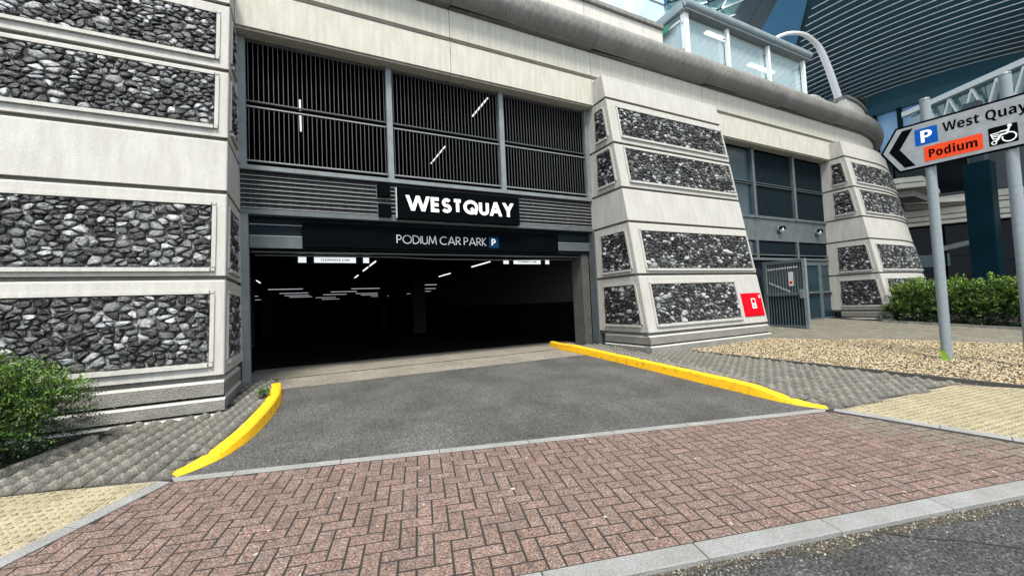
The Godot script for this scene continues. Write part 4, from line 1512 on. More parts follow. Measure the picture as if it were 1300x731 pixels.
func dish():
	var t := thing("louvred_round_building", "huge dark round building with pale curved louvres on its flaring underside", "building", Vector3(43, 0, -12.5))
	# the flaring shell
	var b := mb(t)
	var ks := [14.0, 10.0, 8.0, 4.0, 0.0, -4.0, -7.0, -12.0, -18.0, -24.0, -32.0]
	for i in ks.size() - 1:
		var p := ring_at(ks[i])
		var q := ring_at(ks[i + 1])
		for j in 40:
			var a := deg_to_rad(-70 + 124.0 * j / 40.0)
			var c := deg_to_rad(-70 + 124.0 * (j + 1) / 40.0)
			b.quad(dish_p(p.x, p.y + 0.25, a), dish_p(p.x, p.y + 0.25, c), dish_p(q.x, q.y + 0.25, c), dish_p(q.x, q.y + 0.25, a), Vector3(-cos(a), -3, sin(a)))
	put("shell", b, M.dish, t)
	# blue smooth part of the shell, left of the louvres
	b = mb(t)
	for i in ks.size() - 1:
		var p := ring_at(ks[i])
		var q := ring_at(ks[i + 1])
		var e0 := dish_start(ks[i]) - 0.012
		var e1 := dish_start(ks[i + 1]) - 0.012
		for j in 24:
			var f0 := float(j) / 24.0
			var f1 := float(j + 1) / 24.0
			var lo := deg_to_rad(-68.0)
			b.quad(dish_p(p.x, p.y + 0.12, lerpf(lo, e0, f0)), dish_p(p.x, p.y + 0.12, lerpf(lo, e0, f1)), dish_p(q.x, q.y + 0.12, lerpf(lo, e1, f1)), dish_p(q.x, q.y + 0.12, lerpf(lo, e1, f0)), Vector3(-1, -3, 0))
	put("smooth_cladding", b, M.dish_blue, t)
	for k in range(-24, 9):
		var rk := ring_at(k)
		var a0 := dish_start(k)
		var n := 44
		var pts := PackedVector3Array()
		var rad := PackedFloat32Array()
		for j in n + 1:
			pts.append(dish_p(rk.x, rk.y, lerpf(a0, deg_to_rad(54), float(j) / n)))
			rad.append(0.024)
		b = mb(t)
		b.tube(pts, rad, 6)
		put("louvre", b, M.louvre, t)
	# fascia and drum below
	b = mb(t)
	var lips := [Vector2(11.0, 13.9), Vector2(10.2, 13.2), Vector2(9.9, 12.7)]
	for i in lips.size() - 1:
		for j in 30:
			var a := deg_to_rad(-70 + 150.0 * j / 30.0)
			var c := deg_to_rad(-70 + 150.0 * (j + 1) / 30.0)
			b.quad(dish_p(lips[i].x, lips[i].y, a), dish_p(lips[i].x, lips[i].y, c), dish_p(lips[i + 1].x, lips[i + 1].y, c), dish_p(lips[i + 1].x, lips[i + 1].y, a), Vector3(-cos(a), 0, sin(a)))
	put("lower_fascia", b, M.dish, t)
	for j in 16:
		var a := deg_to_rad(-40 + 7.0 * j)
		var c := deg_to_rad(-40 + 7.0 * (j + 1))
		for r in [[9.6, 13.6], [6.5, 9.55]]:
			b = mb(t)
			b.quad(dish_p(9.7, r[0], a), dish_p(9.7, r[0], c), dish_p(9.7, r[1], c), dish_p(9.7, r[1], a), Vector3(-cos(a), 0, sin(a)))
			b.quad(dish_p(9.6, r[0], a), dish_p(9.6, r[0], c), dish_p(9.6, r[1], c), dish_p(9.6, r[1], a), Vector3(cos(a), 0, -sin(a)))
			put("glass_pane", b, M.sky_pane if (r[0] > 9.0 and j in [5, 6, 7, 8, 9]) else M.teal, t)
		b = mb(t)
		var p0 := dish_p(9.82, 6.5, a)
		b.bar(p0, p0 + UP * 7.1, 0.22, 0.22, Vector3(-cos(a), 0, sin(a)))
		put("mullion", b, M.teal_mid, t)

func dish_start(k: float) -> float:   # the ragged left ends of the louvres
	if k <= -16.0: return deg_to_rad(8.6 + 0.25 * (-16.0 - k))
	return deg_to_rad(lerpf(8.6, -2.5, clampf((k + 16.0) / 13.0, 0.0, 1.0)) - maxf(0.0, k + 3.0) * 1.3)

func far_roofs():
	# grey clad leaning wall and the faceted glass beside it, rising from the balcony roof
	var t := thing("clad_tower", "grey panelled leaning wall with faceted glass rising behind the balcony", "building", Vector3(15, 9.9, -11))
	var z := -10.5
	var rt := [Vector2(15.2, 9.9), Vector2(16.6, 11.2), Vector2(17.95, 12.74), Vector2(18.87, 13.79), Vector2(19.8, 15.0), Vector2(21.2, 17.0), Vector2(22.4, 19.0)]
	var lt := [Vector2(13.7, 9.9), Vector2(14.9, 11.2), Vector2(16.2, 12.86), Vector2(16.75, 13.6), Vector2(17.4, 14.45), Vector2(18.4, 16.0), Vector2(19.3, 18.0)]
	for i in 6:
		for n in 2:
			var f0 := n * 0.5 + 0.008
			var f1 := n * 0.5 + 0.492
			var v := []
			for q in [lt[i].lerp(rt[i], f0), lt[i].lerp(rt[i], f1), lt[i + 1].lerp(rt[i + 1], f1), lt[i + 1].lerp(rt[i + 1], f0)]: v.append(Vector3(q.x, q.y, z))
			var d := Vector3(0, 0, -0.4)
			var b := mb(t)
			b.quad(v[0], v[1], v[2], v[3], Vector3(0, 0, 1))
			b.quad(v[0] + d, v[1] + d, v[2] + d, v[3] + d, Vector3(0, 0, -1))
			for k in 4: b.quad(v[k], v[(k + 1) % 4], v[(k + 1) % 4] + d, v[k] + d, v[k] + v[(k + 1) % 4] - v[(k + 2) % 4] - v[(k + 3) % 4])
			put("cladding_panel", b, M.cladding, t)
		for n in 4:
			var p0: Vector2 = lt[i] - Vector2(0.9 * (n + 1), 0)
			var p1: Vector2 = lt[i] - Vector2(0.9 * n + 0.03, 0)
			var p2: Vector2 = lt[i + 1] - Vector2(0.9 * n + 0.03, 0)
			var p3: Vector2 = lt[i + 1] - Vector2(0.9 * (n + 1), 0)
			var w := []
			for q in [p0, p1, p2, p3]: w.append(Vector3(q.x, q.y, z - 0.05))
			w[1].z -= 0.12
			w[3].z -= 0.12
			var b := mb(t)
			b.tri(w[0], w[1], w[2], Vector3(0, 0, 1))
			b.tri(w[0], w[2], w[3], Vector3(0, 0, 1))
			put("glass_facet", b, M.facet if (i + n) % 2 == 0 else M.facet_pale, t)
			b = mb(t)
			b.bar(w[0] + Vector3(0, 0, 0.03), w[2] + Vector3(0, 0, 0.03), 0.045, 0.05)
			b.bar(w[0] + Vector3(0, 0, 0.03), w[3] + Vector3(0, 0, 0.05), 0.05, 0.05)
			put("glazing_bar", b, M.louvre if n % 2 == 0 else M.steel_dark, t)
	var c := mb(t)
	c.box(Vector3(10.2, 9.87, -12.5), Vector3(13.6, 11.0, -10.9))
	put("core", c, M.cladding, t)

func footbridge():
	var t := thing("footbridge", "covered white truss footbridge with green glass behind the direction sign", "footbridge", Vector3(29, 0, -9.3))
	var d := Vector3(-0.36, 0, 0.933).normalized()
	var side := Vector3(d.z, 0, -d.x)
	var o := Vector3(29, 0, -9.3)
	var L := 16.0
	var b := mb(t)
	b.bar(o + UP * 10.85 - d * 0.1, o + d * L + UP * 10.85, 0.26, 0.26, UP)
	put("top_chord", b, M.truss, t)
	b = mb(t)
	b.bar(o + UP * 8.6, o + d * L + UP * 8.6, 0.3, 0.3, UP)
	put("bottom_chord", b, M.truss, t)
	b = mb(t)
	b.frame_box(Transform3D(Basis(d, UP, side), o + d * L * 0.5 + UP * 8.5 + side * 1.2), Vector3(L, 0.2, 2.2))
	put("floor", b, M.soffit, t)
	b = mb(t)
	b.frame_box(Transform3D(Basis(d, UP, side), o + d * L * 0.5 + UP * 10.95 + side * 1.2), Vector3(L, 0.1, 2.2))
	put("roof", b, M.truss, t)
	var n := 15
	for k in n:
		var s0 := 0.65 + k * 0.45 * 2.0
		for q in [[s0, 9.3, s0 + 0.45, 10.66], [s0 + 0.45, 10.66, s0 + 0.9, 9.3]]:
			b = mb(t)
			b.bar(o + d * q[0] + UP * q[1], o + d * q[2] + UP * q[3], 0.11, 0.08, side)
			put("diagonal", b, M.truss, t)
	b = mb(t)
	b.bar(o + UP * 9.15, o + d * L + UP * 9.15, 0.1, 0.1, UP)
	put("mid_rail", b, M.truss, t)
	for k in 10:
		b = mb(t)
		b.frame_box(Transform3D(Basis(d, UP, side), o + d * (0.85 + k * 1.6) + UP * 9.72 + side * 0.2), Vector3(1.55, 1.95, 0.02))
		put("glass_pane", b, M.bridge_pane, t)
		b = mb(t)
		b.frame_box(Transform3D(Basis(d, UP, side), o + d * (0.85 + k * 1.6) + UP * 9.72 + side * 2.3), Vector3(1.55, 1.95, 0.02))
		put("glass_pane", b, M.bridge_pane, t)

func stone_podium():
	var d := Vector3(0.5376, 0, 0.8432)
	var nrm := Vector3(-d.z, 0, d.x)
	var o := Vector3(31.54, 0, -10.21)
	var t := thing("banded_stone_building", "cream stone banded building with dark shop glazing behind the hedge", "building", o)
	var B := Basis(d, UP, nrm)
	var ys := [5.0, 5.26, 5.56, 5.98, 6.22, 6.62]
	for k in 5:
		for j in 9:
			var b := mb(t)
			var s := -4.0 + j * 2.4
			b.frame_box(Transform3D(B, o + d * (s + 1.2) + UP * (ys[k] + ys[k + 1]) * 0.5 - nrm * (0.15 - 0.04 * (k % 2))), Vector3(2.385, ys[k + 1] - ys[k] - 0.05, 0.3), 0.02)
			put("stone_block", b, M.band, t)
	var b := mb(t)
	b.frame_box(Transform3D(B, o + d * 6.8 + UP * 5.8 - nrm * 0.45), Vector3(21.6, 1.55, 0.3))
	put("backing_wall", b, M.plinth, t)
	for j in 12:
		b = mb(t)
		var s := -4.0 + j * 1.8
		b.frame_box(Transform3D(B, o + d * (s + 0.9) + UP * 2.6 - nrm * 0.6), Vector3(1.72, 4.7, 0.03))
		put("shop_pane", b, M.dark_glass, t)
		b = mb(t)
		b.frame_box(Transform3D(B, o + d * s + UP * 2.6 - nrm * 0.56), Vector3(0.08, 4.7, 0.12))
		put("mullion", b, M.teal_mid if j % 2 == 0 else M.black, t)
		b = mb(t)
		b.frame_box(Transform3D(B, o + d * (s + 0.9) + UP * (3.2 - 0.4 * (j % 3)) - nrm * 0.57), Vector3(1.7, 0.07, 0.06))
		put("rail", b, M.teal_mid, t)
		b = mb(t)
		b.frame_box(Transform3D(B, o + d * (s + 0.9) + UP * 8.0 - nrm * 0.9), Vector3(1.72, 2.7, 0.03))
		put("upper_pane", b, M.teal if j % 3 else M.dark_glass, t)
	b = mb(t)
	b.frame_box(Transform3D(B, o + d * 6.8 + UP * 6.7 - nrm * 0.5), Vector3(21.6, 0.12, 0.9))
	put("ledge", b, M.teal, t)
	b = mb(t)
	b.frame_box(Transform3D(B, o + d * 6.8 + UP * 9.45 - nrm * 0.2), Vector3(21.6, 0.25, 0.8))
	put("canopy", b, M.teal, t)
	b = mb(t)
	b.frame_box(Transform3D(B, o + d * 6.8 + UP * 4.9 - nrm * 1.6), Vector3(21.6, 9.6, 0.3))
	b.frame_box(Transform3D(B, o + d * 6.8 + UP * 5.2 - nrm * 1.02), Vector3(21.6, 0.3, 0.85))
	put("dark_core", b, M.black, t)
	# things in the shop window: a slanting fascia and a counter
	b = mb(t)
	b.frame_box(Transform3D(Basis(d, UP, nrm).rotated(nrm, 0.22), o + d * 1.7 + UP * 3.75 - nrm * 0.5), Vector3(1.5, 0.26, 0.05))
	b.frame_box(Transform3D(Basis(d, UP, nrm).rotated(nrm, 0.25), o + d * 5.4 + UP * 4.4 - nrm * 0.5), Vector3(1.3, 0.22, 0.05))
	put("window_fascia", b, M.steel_pale, t)
	b = mb(t)
	b.frame_box(Transform3D(B, o + d * 0.6 + UP * 3.0 - nrm * 0.52), Vector3(1.9, 0.7, 0.03))
	put("window_graphic", b, mat(Color(0.02, 0.07, 0.075), 0.3), t)
	# wing with a soffit that reaches over to the pier
	var w := thing("stone_canopy", "white edged stone canopy with grey soffit between the last pier and the sign post", "canopy", Vector3(26.5, 7, -9))
	b = mb(w)
	b.prism(pv([25.6, -12.2, 26.4, -8.9, 27.2, -8.2, 30.2, -8.6, 35.8, -12.2]), Vector3(0, 6.45, 0), Vector3.RIGHT, Vector3(0, 0, 1), UP, 0.22, 0.0)
	put("fascia", b, M.band, w)
	b = mb(w)
	b.prism(pv([25.7, -12.2, 26.5, -8.98, 27.2, -8.3, 30.1, -8.7, 35.6, -12.2]), Vector3(0, 6.75, 0), Vector3.RIGHT, Vector3(0, 0, 1), UP, 0.25, 0.02)
	put("upper_fascia", b, M.band, w)
	b = mb(w)
	b.prism(pv([26.0, -12.2, 26.8, -9.2, 27.3, -8.7, 30.0, -9.0, 35.0, -12.2]), Vector3(0, 6.1, 0), Vector3.RIGHT, Vector3(0, 0, 1), UP, 0.345, 0.0)
	put("soffit", b, M.soffit, w)
	b = mb(w)
	b.prism(pv([29.0, -9.7, 32.2, -7.9, 34.6, -8.6, 32.0, -10.6]), Vector3(0, 6.05, 0), Vector3.RIGHT, Vector3(0, 0, 1), UP, 0.22, 0.03)
	put("ledge", b, M.band, w)
	var c := thing("blue_column", "dark blue square column standing in front of the stone bands", "column", Vector3(26, 0.3, -6))
	b = mb(c)
	b.box(Vector3(25.6, 0.1, -6.55), Vector3(26.35, 6.75, -5.75), 0.03)
	put("shaft", b, M.teal_mid, c)
	b = mb(c)
	b.box(Vector3(25.75, 6.752, -6.4), Vector3(26.2, 9.4, -5.9), 0.02)
	put("head", b, M.teal, c)

# ------------------------------------------------------------------ the direction sign
func direction_sign():
	var d := Vector3(0.12873, 0, 0.99168)
	var n := Vector3(-d.z, 0, d.x)
	var o := Vector3(10.02, 0.23, -2.96)
	var posts := thing("direction_sign", "white chevron direction sign to West Quay Podium parking on two grey posts", "sign", o)
	posts.transform = Transform3D(Basis(d, UP, n), o)
	var y0 := -0.23
	for s in [0.0, 0.93]:
		var b := MB.new()
		b.tube(PackedVector3Array([Vector3(s, -0.35, -0.09), Vector3(s, 4.70, -0.09)]), PackedFloat32Array([0.073, 0.073]), 18)
		var p := put("post", b, M.galv, posts)
		b = MB.new()
		b.tube(PackedVector3Array([Vector3(s, 4.70, -0.09), Vector3(s, 4.725, -0.09)]), PackedFloat32Array([0.08, 0.07]), 18)
		put("cap", b, M.steel_pale, p)
	var X := Vector3.RIGHT
	var Y := UP
	var Z := Vector3.BACK
	var at := Vector3(0, y0, 0)
	var outer := pv([-0.64, 4.115, -0.40, 3.685, 1.62, 3.70, 1.62, 4.535, -0.40, 4.535])
	var b := MB.new()
	b.prism(outer, at + Z * -0.012, X, Y, Z, 0.012, 0.0)
	var plate := put("plate", b, M.navy, posts)
	b = MB.new()
	b.prism(pv([-0.60, 4.115, -0.382, 3.722, 1.585, 3.735, 1.585, 4.50, -0.382, 4.50]), at, X, Y, Z, 0.003, 0.0, false)
	put("face", b, M.sign_face, plate)
	var q := at + Z * 0.003
	b = MB.new()
	b.prism(pv([-0.515, 4.115, -0.315, 4.455, -0.17, 4.455, -0.365, 4.115, -0.17, 3.765, -0.315, 3.765]), q, X, Y, Z, 0.0025, 0.0, false)
	put("chevron", b, M.navy, plate)
	b = MB.new()
	b.prism(rounded(-0.152, 4.105, 0.14, 4.405, 0.018), q, X, Y, Z, 0.0025, 0.0, false)
	put("parking_badge", b, M.blue, plate)
	text_mesh(posts, "badge_letter", "P", true, M.white, Transform3D(Basis(), q + Vector3(-0.075, 4.145, 0.003)), 0.215, 0.145)
	text_mesh(posts, "lettering", "West Quay", true, M.black, Transform3D(Basis(), q + Vector3(0.205, 4.19, 0.0)), 0.215, 0.93)
	b = MB.new()
	b.prism(rounded(-0.05, 3.79, 0.648, 4.058, 0.018), q, X, Y, Z, 0.0025, 0.0, false)
	put("orange_patch", b, M.orange, plate)
	text_mesh(posts, "lettering", "Podium", true, M.black, Transform3D(Basis(), q + Vector3(0.012, 3.852, 0.003)), 0.155, 0.575)
	b = MB.new()
	b.prism(rounded(0.712, 3.797, 1.018, 4.10, 0.018), q, X, Y, Z, 0.0025, 0.0, false)
	var bd := put("shopmobility_badge", b, M.navy, plate)
	# seated figure in a wheelchair pushing a shopping basket
	b = MB.new()
	var w := q + Z * 0.0025
	var ln := [[pv([0.932, 4.045, 0.905, 3.96, 0.84, 3.955, 0.80, 3.875]), 0.024], [pv([0.925, 4.01, 0.835, 4.005]), 0.018], [pv([0.80, 3.875, 0.775, 3.872]), 0.02], [pv([0.735, 3.99, 0.835, 4.0]), 0.012], [pv([0.74, 3.965, 0.82, 3.968]), 0.012], [pv([0.745, 3.94, 0.815, 3.94]), 0.012], [pv([0.735, 3.995, 0.76, 3.905, 0.81, 3.905]), 0.012]]
	for i in ln.size():
		b.stroke(ln[i][0], ln[i][1], w, X, Y, Z, 0.0, 0.002 + i * 0.0004)
	b.stroke(arc(Vector2(0.925, 3.895), 0.072, 0.072, 100, -200, 18), 0.016, w, X, Y, Z, 0.0, 0.0052)
	b.stroke(arc(Vector2(0.765, 3.845), 0.026, 0.026, 0, 330, 12), 0.012, w, X, Y, Z, 0.0, 0.0056, true)
	b.prism(arc(Vector2(0.938, 4.072), 0.024, 0.024, 0, 340, 12), w, X, Y, Z, 0.0062, 0.0, false)
	put("symbol", b, M.white, bd)
	for v in [Vector2(0.0, 3.90), Vector2(0.0, 4.46), Vector2(0.93, 3.76), Vector2(0.93, 4.46)]:
		b = MB.new()
		b.tube(PackedVector3Array([Vector3(v.x, v.y + y0, 0.002), Vector3(v.x, v.y + y0, 0.007)]), PackedFloat32Array([0.009, 0.006]), 8)
		put("bolt", b, M.steel_pale, plate)
	for y in [3.85, 4.38]:
		b = MB.new()
		b.box(Vector3(-0.35, y - 0.02 + y0, -0.035), Vector3(1.55, y + 0.02 + y0, -0.013))
		put("bracket", b, M.steel_pale, posts)
	# a torn green sticker round the foot of the post
	var s := thing("green_leaf_scrap", "bright yellow green leaf shaped scrap at the foot of the left sign post", "leaf", o + Vector3(-0.1, 0, 0.05))
	b = MB.new()
	b.quad(Vector3(0.0, -0.02, 0.05), Vector3(0.02, 0.0, -0.08), Vector3(0.0, 0.20, -0.11), Vector3(-0.02, 0.17, -0.02), Vector3(-1, 0, 0))
	b.quad(Vector3(0.006, -0.02, 0.05), Vector3(0.026, 0.0, -0.08), Vector3(0.006, 0.20, -0.11), Vector3(-0.014, 0.17, -0.02), Vector3(1, 0, 0))
	put("blade", b, mat(Color(0.36, 0.62, 0.08), 0.6), s)

func rounded(x0: float, y0: float, x1: float, y1: float, r: float) -> PackedVector2Array:
	var p := arc(Vector2(x1 - r, y0 + r), r, r, -90, 0, 4)
	p.append_array(arc(Vector2(x1 - r, y1 - r), r, r, 0, 90, 4))
	p.append_array(arc(Vector2(x0 + r, y1 - r), r, r, 90, 180, 4))
	p.append_array(arc(Vector2(x0 + r, y0 + r), r, r, 180, 270, 4))
	return p

# ------------------------------------------------------------------ the ground
func sheet(b: MB, poly: PackedVector2Array, f: Callable):
	var idx := Geometry2D.triangulate_polygon(poly)
	for i in range(0, idx.size(), 3): b.tri(f.call(poly[idx[i]]), f.call(poly[idx[i + 1]]), f.call(poly[idx[i + 2]]), UP)

func ground():
	var b := MB.new()
	var xs := [-400.0, -60.0, -20.0, 20.0, 60.0, 400.0]
	var zs := [-400.0, -60.0, -7.9, 3.0, 60.0, 400.0]
	for i in 5:
		for j in 5:
			var c := [Vector2(xs[i], zs[j]), Vector2(xs[i + 1], zs[j]), Vector2(xs[i + 1], zs[j + 1]), Vector2(xs[i], zs[j + 1])]
			var p := []
			for q in c: p.append(Vector3(q.x, G(clampf(q.x, -60, 60), q.y) - 0.16, q.y))
			b.quad(p[0], p[1], p[2], p[3], UP)
	tag(put("ground", b, M.ground), "grey ground under the street and the building", "", "", "structure")
	# the street
	b = MB.new()
	var f := func(q: Vector2) -> Vector3: return lp(q.x, q.y, -0.028)
	sheet(b, pv([-9, -1.0, 12, -1.0, 12, -4.0, -9, -4.0]), f)
	var g := func(q: Vector2) -> Vector3: return Vector3(q.x, G(q.x, 3.0) - 0.03 - 0.006 * (q.y - 1.0), q.y)
	var far0 := lp(-9, -4.0, -0.028)
	var far1 := lp(12, -4.0, -0.028)
	b.quad(far0, far1, Vector3(60, far1.y - 0.1, 20), Vector3(-60, far0.y - 0.1, 20), UP)
	b.quad(far0, lp(-9, -1.0, -0.028), Vector3(-60, far0.y, 10), Vector3(-60, far0.y - 0.1, 20), UP)
	b.quad(far1, lp(12, -1.0, -0.028), Vector3(60, far1.y, -6), Vector3(60, far1.y - 0.1, 20), UP)
	var road := put("road", b, M.road)
	tag(road, "worn dark tarmac street in the foreground", "", "", "structure")
	# a ragged crack and the grit that has gathered along the kerb
	b = MB.new()
	var p0 := [Vector2(3.05, -1.06), Vector2(3.25, -1.18), Vector2(3.42, -1.24), Vector2(3.72, -1.42), Vector2(4.05, -1.52), Vector2(4.4, -1.72), Vector2(5.2, -2.0)]
	for i in p0.size() - 1:
		var n := 5
		for k in n:
			var a: Vector2 = p0[i].lerp(p0[i + 1], float(k) / n)
			var c: Vector2 = p0[i].lerp(p0[i + 1], float(k + 1) / n)
			var w := R(0.003, 0.009)
			b.quad(lp(a.x, a.y - w, -0.0245), lp(c.x, c.y - w, -0.0245), lp(c.x, c.y + w, -0.0245), lp(a.x, a.y + w, -0.0245), UP)
	put("crack", b, M.joint, road)
	b = MB.new()
	var sp := 0.0
	while sp < 6.0:
		var w0 := 0.03 + 0.05 * absf(sin(sp * 3.1) + 0.5 * sin(sp * 7.7)) + R(0, 0.02)
		var sq := sp + 0.06
		b.tri(lp(sp, -1.03, -0.026), lp(sq, -1.03, -0.026), lp(sq, -1.03 - w0, -0.0262), UP)
		b.tri(lp(sp, -1.03, -0.026), lp(sq, -1.03 - w0, -0.0262), lp(sp, -1.03 - w0 * R(0.7, 1.1), -0.0262), UP)
		sp = sq
	put("silt", b, mat(Color(0.20, 0.175, 0.13), 1.0, "tar", 0.5, "b_rough", 1.0), road)
	var pm := pebble_mesh(0.5)
	var xs2 := []
	var cs := []
	for i in 620:
		var a := R(0.6, 5.6)
		var d := absf(rng.randfn(0.0, 0.05))
		if rng.randf() < 0.12: d = R(0.0, 0.5)
		var s := R(0.003, 0.010)
		xs2.append(Transform3D(Basis.from_euler(Vector3(R(0, 6), R(0, 6), R(0, 6))).scaled(Vector3.ONE * s), lp(a, -1.035 - d, -0.026 + s * 0.3)))
		var t := R(0.2, 0.6)
		cs.append(Color(t, t * 0.92, t * 0.74))
	multi("kerbside_grit", pm, xs2, cs, road)
	# driveway
	b = MB.new()
	var f2 := func(q: Vector2) -> Vector3: return gp(q.x, q.y, -0.004)
	sheet(b, pv([-1.6, -4.5, -0.6, -3.9, 5.6, -2.2, 5.4, -6.87, 5.4, -6.92, -0.8, -7.2]), f2)
	tag(put("driveway", b, M.asphalt), "grey tarmac ramp from the crossing up to the entrance", "", "", "structure")
	b = MB.new()
	var f3 := func(q: Vector2) -> Vector3: return Vector3(q.x, minf(G(q.x, q.y), 0.462) - 0.003, q.y)
	sheet(b, pv([-0.95, -7.206, 5.4, -6.926, 6.4, -6.9, 6.4, -8.0, -0.95, -8.0]), f3)
	sheet(b, pv([-0.95, -8.0, 6.4, -8.0, 6.4, -9.6, -0.95, -9.6]), func(q: Vector2) -> Vector3: return Vector3(q.x, minf(G(q.x, q.y), 0.462) + 0.006, q.y))
	tag(put("concrete_apron", b, M.concrete), "beige concrete slab across the threshold of the entrance", "", "", "structure")
	# walkways under the studs, the gravel and the path; raised to the kerbs beside the driveway
	b = MB.new()
	var f4 := func(q: Vector2) -> Vector3: return gp(q.x, q.y, -0.022)
	sheet(b, pv([8.0, -8.1, 40, -8.1, 40, 3.0, 9.5, 3.0, 8.0, 1.0]), f4)
	sheet(b, pv([-9.0, -8.0, -2.6, -8.0, -2.6, -2.3, -9.0, -2.3]), f4)
	for q in [[pv([5.30, -8.1, 8.0, -8.1, 8.0, 1.0, 6.0, -1.2, 5.53, -2.62, 5.41, -2.80, 5.35, -2.95, 5.31, -3.42]), 5.0, 8.0], [pv([-2.6, -8.0, -0.50, -8.0, -0.5, -6.1, -0.56, -5.55, -0.66, -5.08, -0.86, -4.70, -0.985, -4.54, -1.10, -4.44, -1.16, -4.3, -1.9, -2.3, -2.6, -2.3]), -2.6, -0.4]]:
		for i in range(0, 30):
			for j in range(-54, 8):
				var x0: float = q[1] + i * 0.15
				if x0 > q[2]: continue
				for cl in Geometry2D.intersect_polygons(pv([x0, j * 0.15, x0 + 0.15, j * 0.15, x0 + 0.15, j * 0.15 + 0.15, x0, j * 0.15 + 0.15]), q[0]):
					sheet(b, cl, func(p: Vector2) -> Vector3: return gp(p.x, p.y, near_kerb(p) - 0.012))
	tag(put("pavement", b, M.bedding), "grey mortar bedding of the pavements beside the driveway", "", "", "structure")

func crossing():
	var t := structure("block_paving", "red herringbone block paving of the pavement crossing", lp(1.5, 0, 0))
	var b := mb(t)
	sheet(b, pv([-2.6, -0.92, -1.75, 0.9, 5.0, 0.78, 6.1, -0.92]), func(q: Vector2) -> Vector3: return lp(q.x, q.y, -0.0018))
	put("bedding", b, M.joint, t)
	var area := pv([-2.298, -0.885, -1.633, 0.826, 4.842, 0.712, 5.83, -0.885])
	var full := []   # H and V blocks that lie wholly inside share two meshes per tint
	var items := []
	var m2 := 0.0032
	for X in range(-30, 66):
		for Y in range(-16, 18):
			if posmod(X + Y, 4) != 0: continue
			for hv in 2:
				var x0 := X * 0.1
				var y1 := Y * 0.1
				var r: PackedVector2Array
				if hv == 0: r = pv([x0 + m2, y1 - 0.1 + m2, x0 + 0.2 - m2, y1 - 0.1 + m2, x0 + 0.2 - m2, y1 - m2, x0 + m2, y1 - m2])
				else: r = pv([x0 + m2, y1 - 0.3 + m2, x0 + 0.1 - m2, y1 - 0.3 + m2, x0 + 0.1 - m2, y1 - 0.1 - m2, x0 + m2, y1 - 0.1 - m2])
				var inside := 0
				for q in r:
					if Geometry2D.is_point_in_polygon(q, area): inside += 1
				if inside == 0: continue
				var c := (r[0] + r[2]) * 0.5
				var dist := (lp(c.x, c.y) - EYE).length()
				if inside == 4: items.append([dist, hv, c, r])
				else:
					for cl in Geometry2D.intersect_polygons(r, area):
						var ar := 0.0
						for i in cl.size(): ar += cl[i].cross(cl[(i + 1) % cl.size()])
						if absf(ar) > 0.003: items.append([dist + 0.6 * (1.0 - absf(ar) / 0.04), 2, c, cl])
	# only those in the frame can be among the nearest three hundred
	items.sort_custom(func(p, q): return p[0] + (0.0 if in_view(p[2]) else 50.0) < q[0] + (0.0 if in_view(q[2]) else 50.0))
	var shared := []
	for mi in M.bricks.size():
		var row := []
		for hv in 2:
			var sb := MB.new()
			var h := Vector2(0.1 - m2, 0.05 - m2) if hv == 0 else Vector2(0.05 - m2, 0.1 - m2)
			sb.prism(pv([-h.x, -h.y, h.x, -h.y, h.x, h.y, -h.x, h.y]), Vector3.ZERO, LA, LB, UP, 0.03, 0.005, false)
			row.append(sb.mesh(M.bricks[mi]))
		shared.append(row)
	var rest := {}
	for k in items.size():
		var it = items[k]
		var c: Vector2 = it[2]
		var mi: int = rng.randi() % M.bricks.size()
		var lift := R(-0.0008, 0.0012)
		var weathered: bool = c.x + c.y * 0.4 > 4.95 + R(-0.5, 0.5)
		var o := lp(c.x, c.y, -0.03 + lift)
		if k < 300:
			if it[1] < 2 and not weathered:
				put_mesh("brick", shared[mi][it[1]], t, Transform3D(Basis(), o - t.position))
			else:
				b = mb(t)
				b.prism(it[3], lp(0, 0, -0.03 + lift), LA, LB, UP, 0.03, 0.005, false)
				put("brick", b, M.brick_grey if weathered else M.bricks[mi], t)
		else:
			var mm: StandardMaterial3D = M.brick_grey if weathered else M.bricks[mi]
			if not rest.has(mm): rest[mm] = mb(t)
			rest[mm].prism(it[3], lp(0, 0, -0.03 + lift), LA, LB, UP, 0.03, 0.005, false)
	for mm in rest: put("far_brick", rest[mm], mm, t).set_meta("kind", "stuff")

func litter():
	var t: Node3D = get_node("block_paving")
	var b := mb(t)
	for i in 46:
		var c := Vector2(R(-1.8, 5.4), R(-0.8, 0.7))
		var r := R(0.006, 0.016)
		b.col = Color.WHITE * R(0.25, 1.0)
		var p := PackedVector2Array()
		for k in 8: p.append(c + Vector2(cos(TAU * k / 8.0), sin(TAU * k / 8.0)) * r * R(0.7, 1.2))
		b.prism(p, lp(0, 0, 0.0008), LA, LB, UP, 0.001, 0.0, false)
	put("gum_spots", b, mat(Color(0.42, 0.40, 0.37), 0.9), t).set_meta("kind", "stuff")
	var l := MB.new()
	for i in 90:
		var p := Vector3.ZERO
		if i < 45: p = gp(R(-2.4, -1.0), R(-5.9, -4.6), 0.035)
		elif i < 70: p = gp(R(5.4, 7.2), R(-6.0, -3.0), 0.04)
		else: p = lp(R(-1.0, 4.8), R(0.86, 1.05), 0.004)
		var d := Vector3(R(-1, 1), R(-0.1, 0.3), R(-1, 1)).normalized()
		leaf(l, p, d, Vector3(R(-0.4, 0.4), 1, R(-0.4, 0.4)).normalized(), R(0.012, 0.03), R(0.004, 0.009), Color(0.30, 0.20, 0.08) * R(0.5, 1.6))
	var o := put("leaf_litter", l, M.leaf)
	tag(o, "scattered small dead leaves on the paving beside the driveway", "leaf litter", "", "stuff")

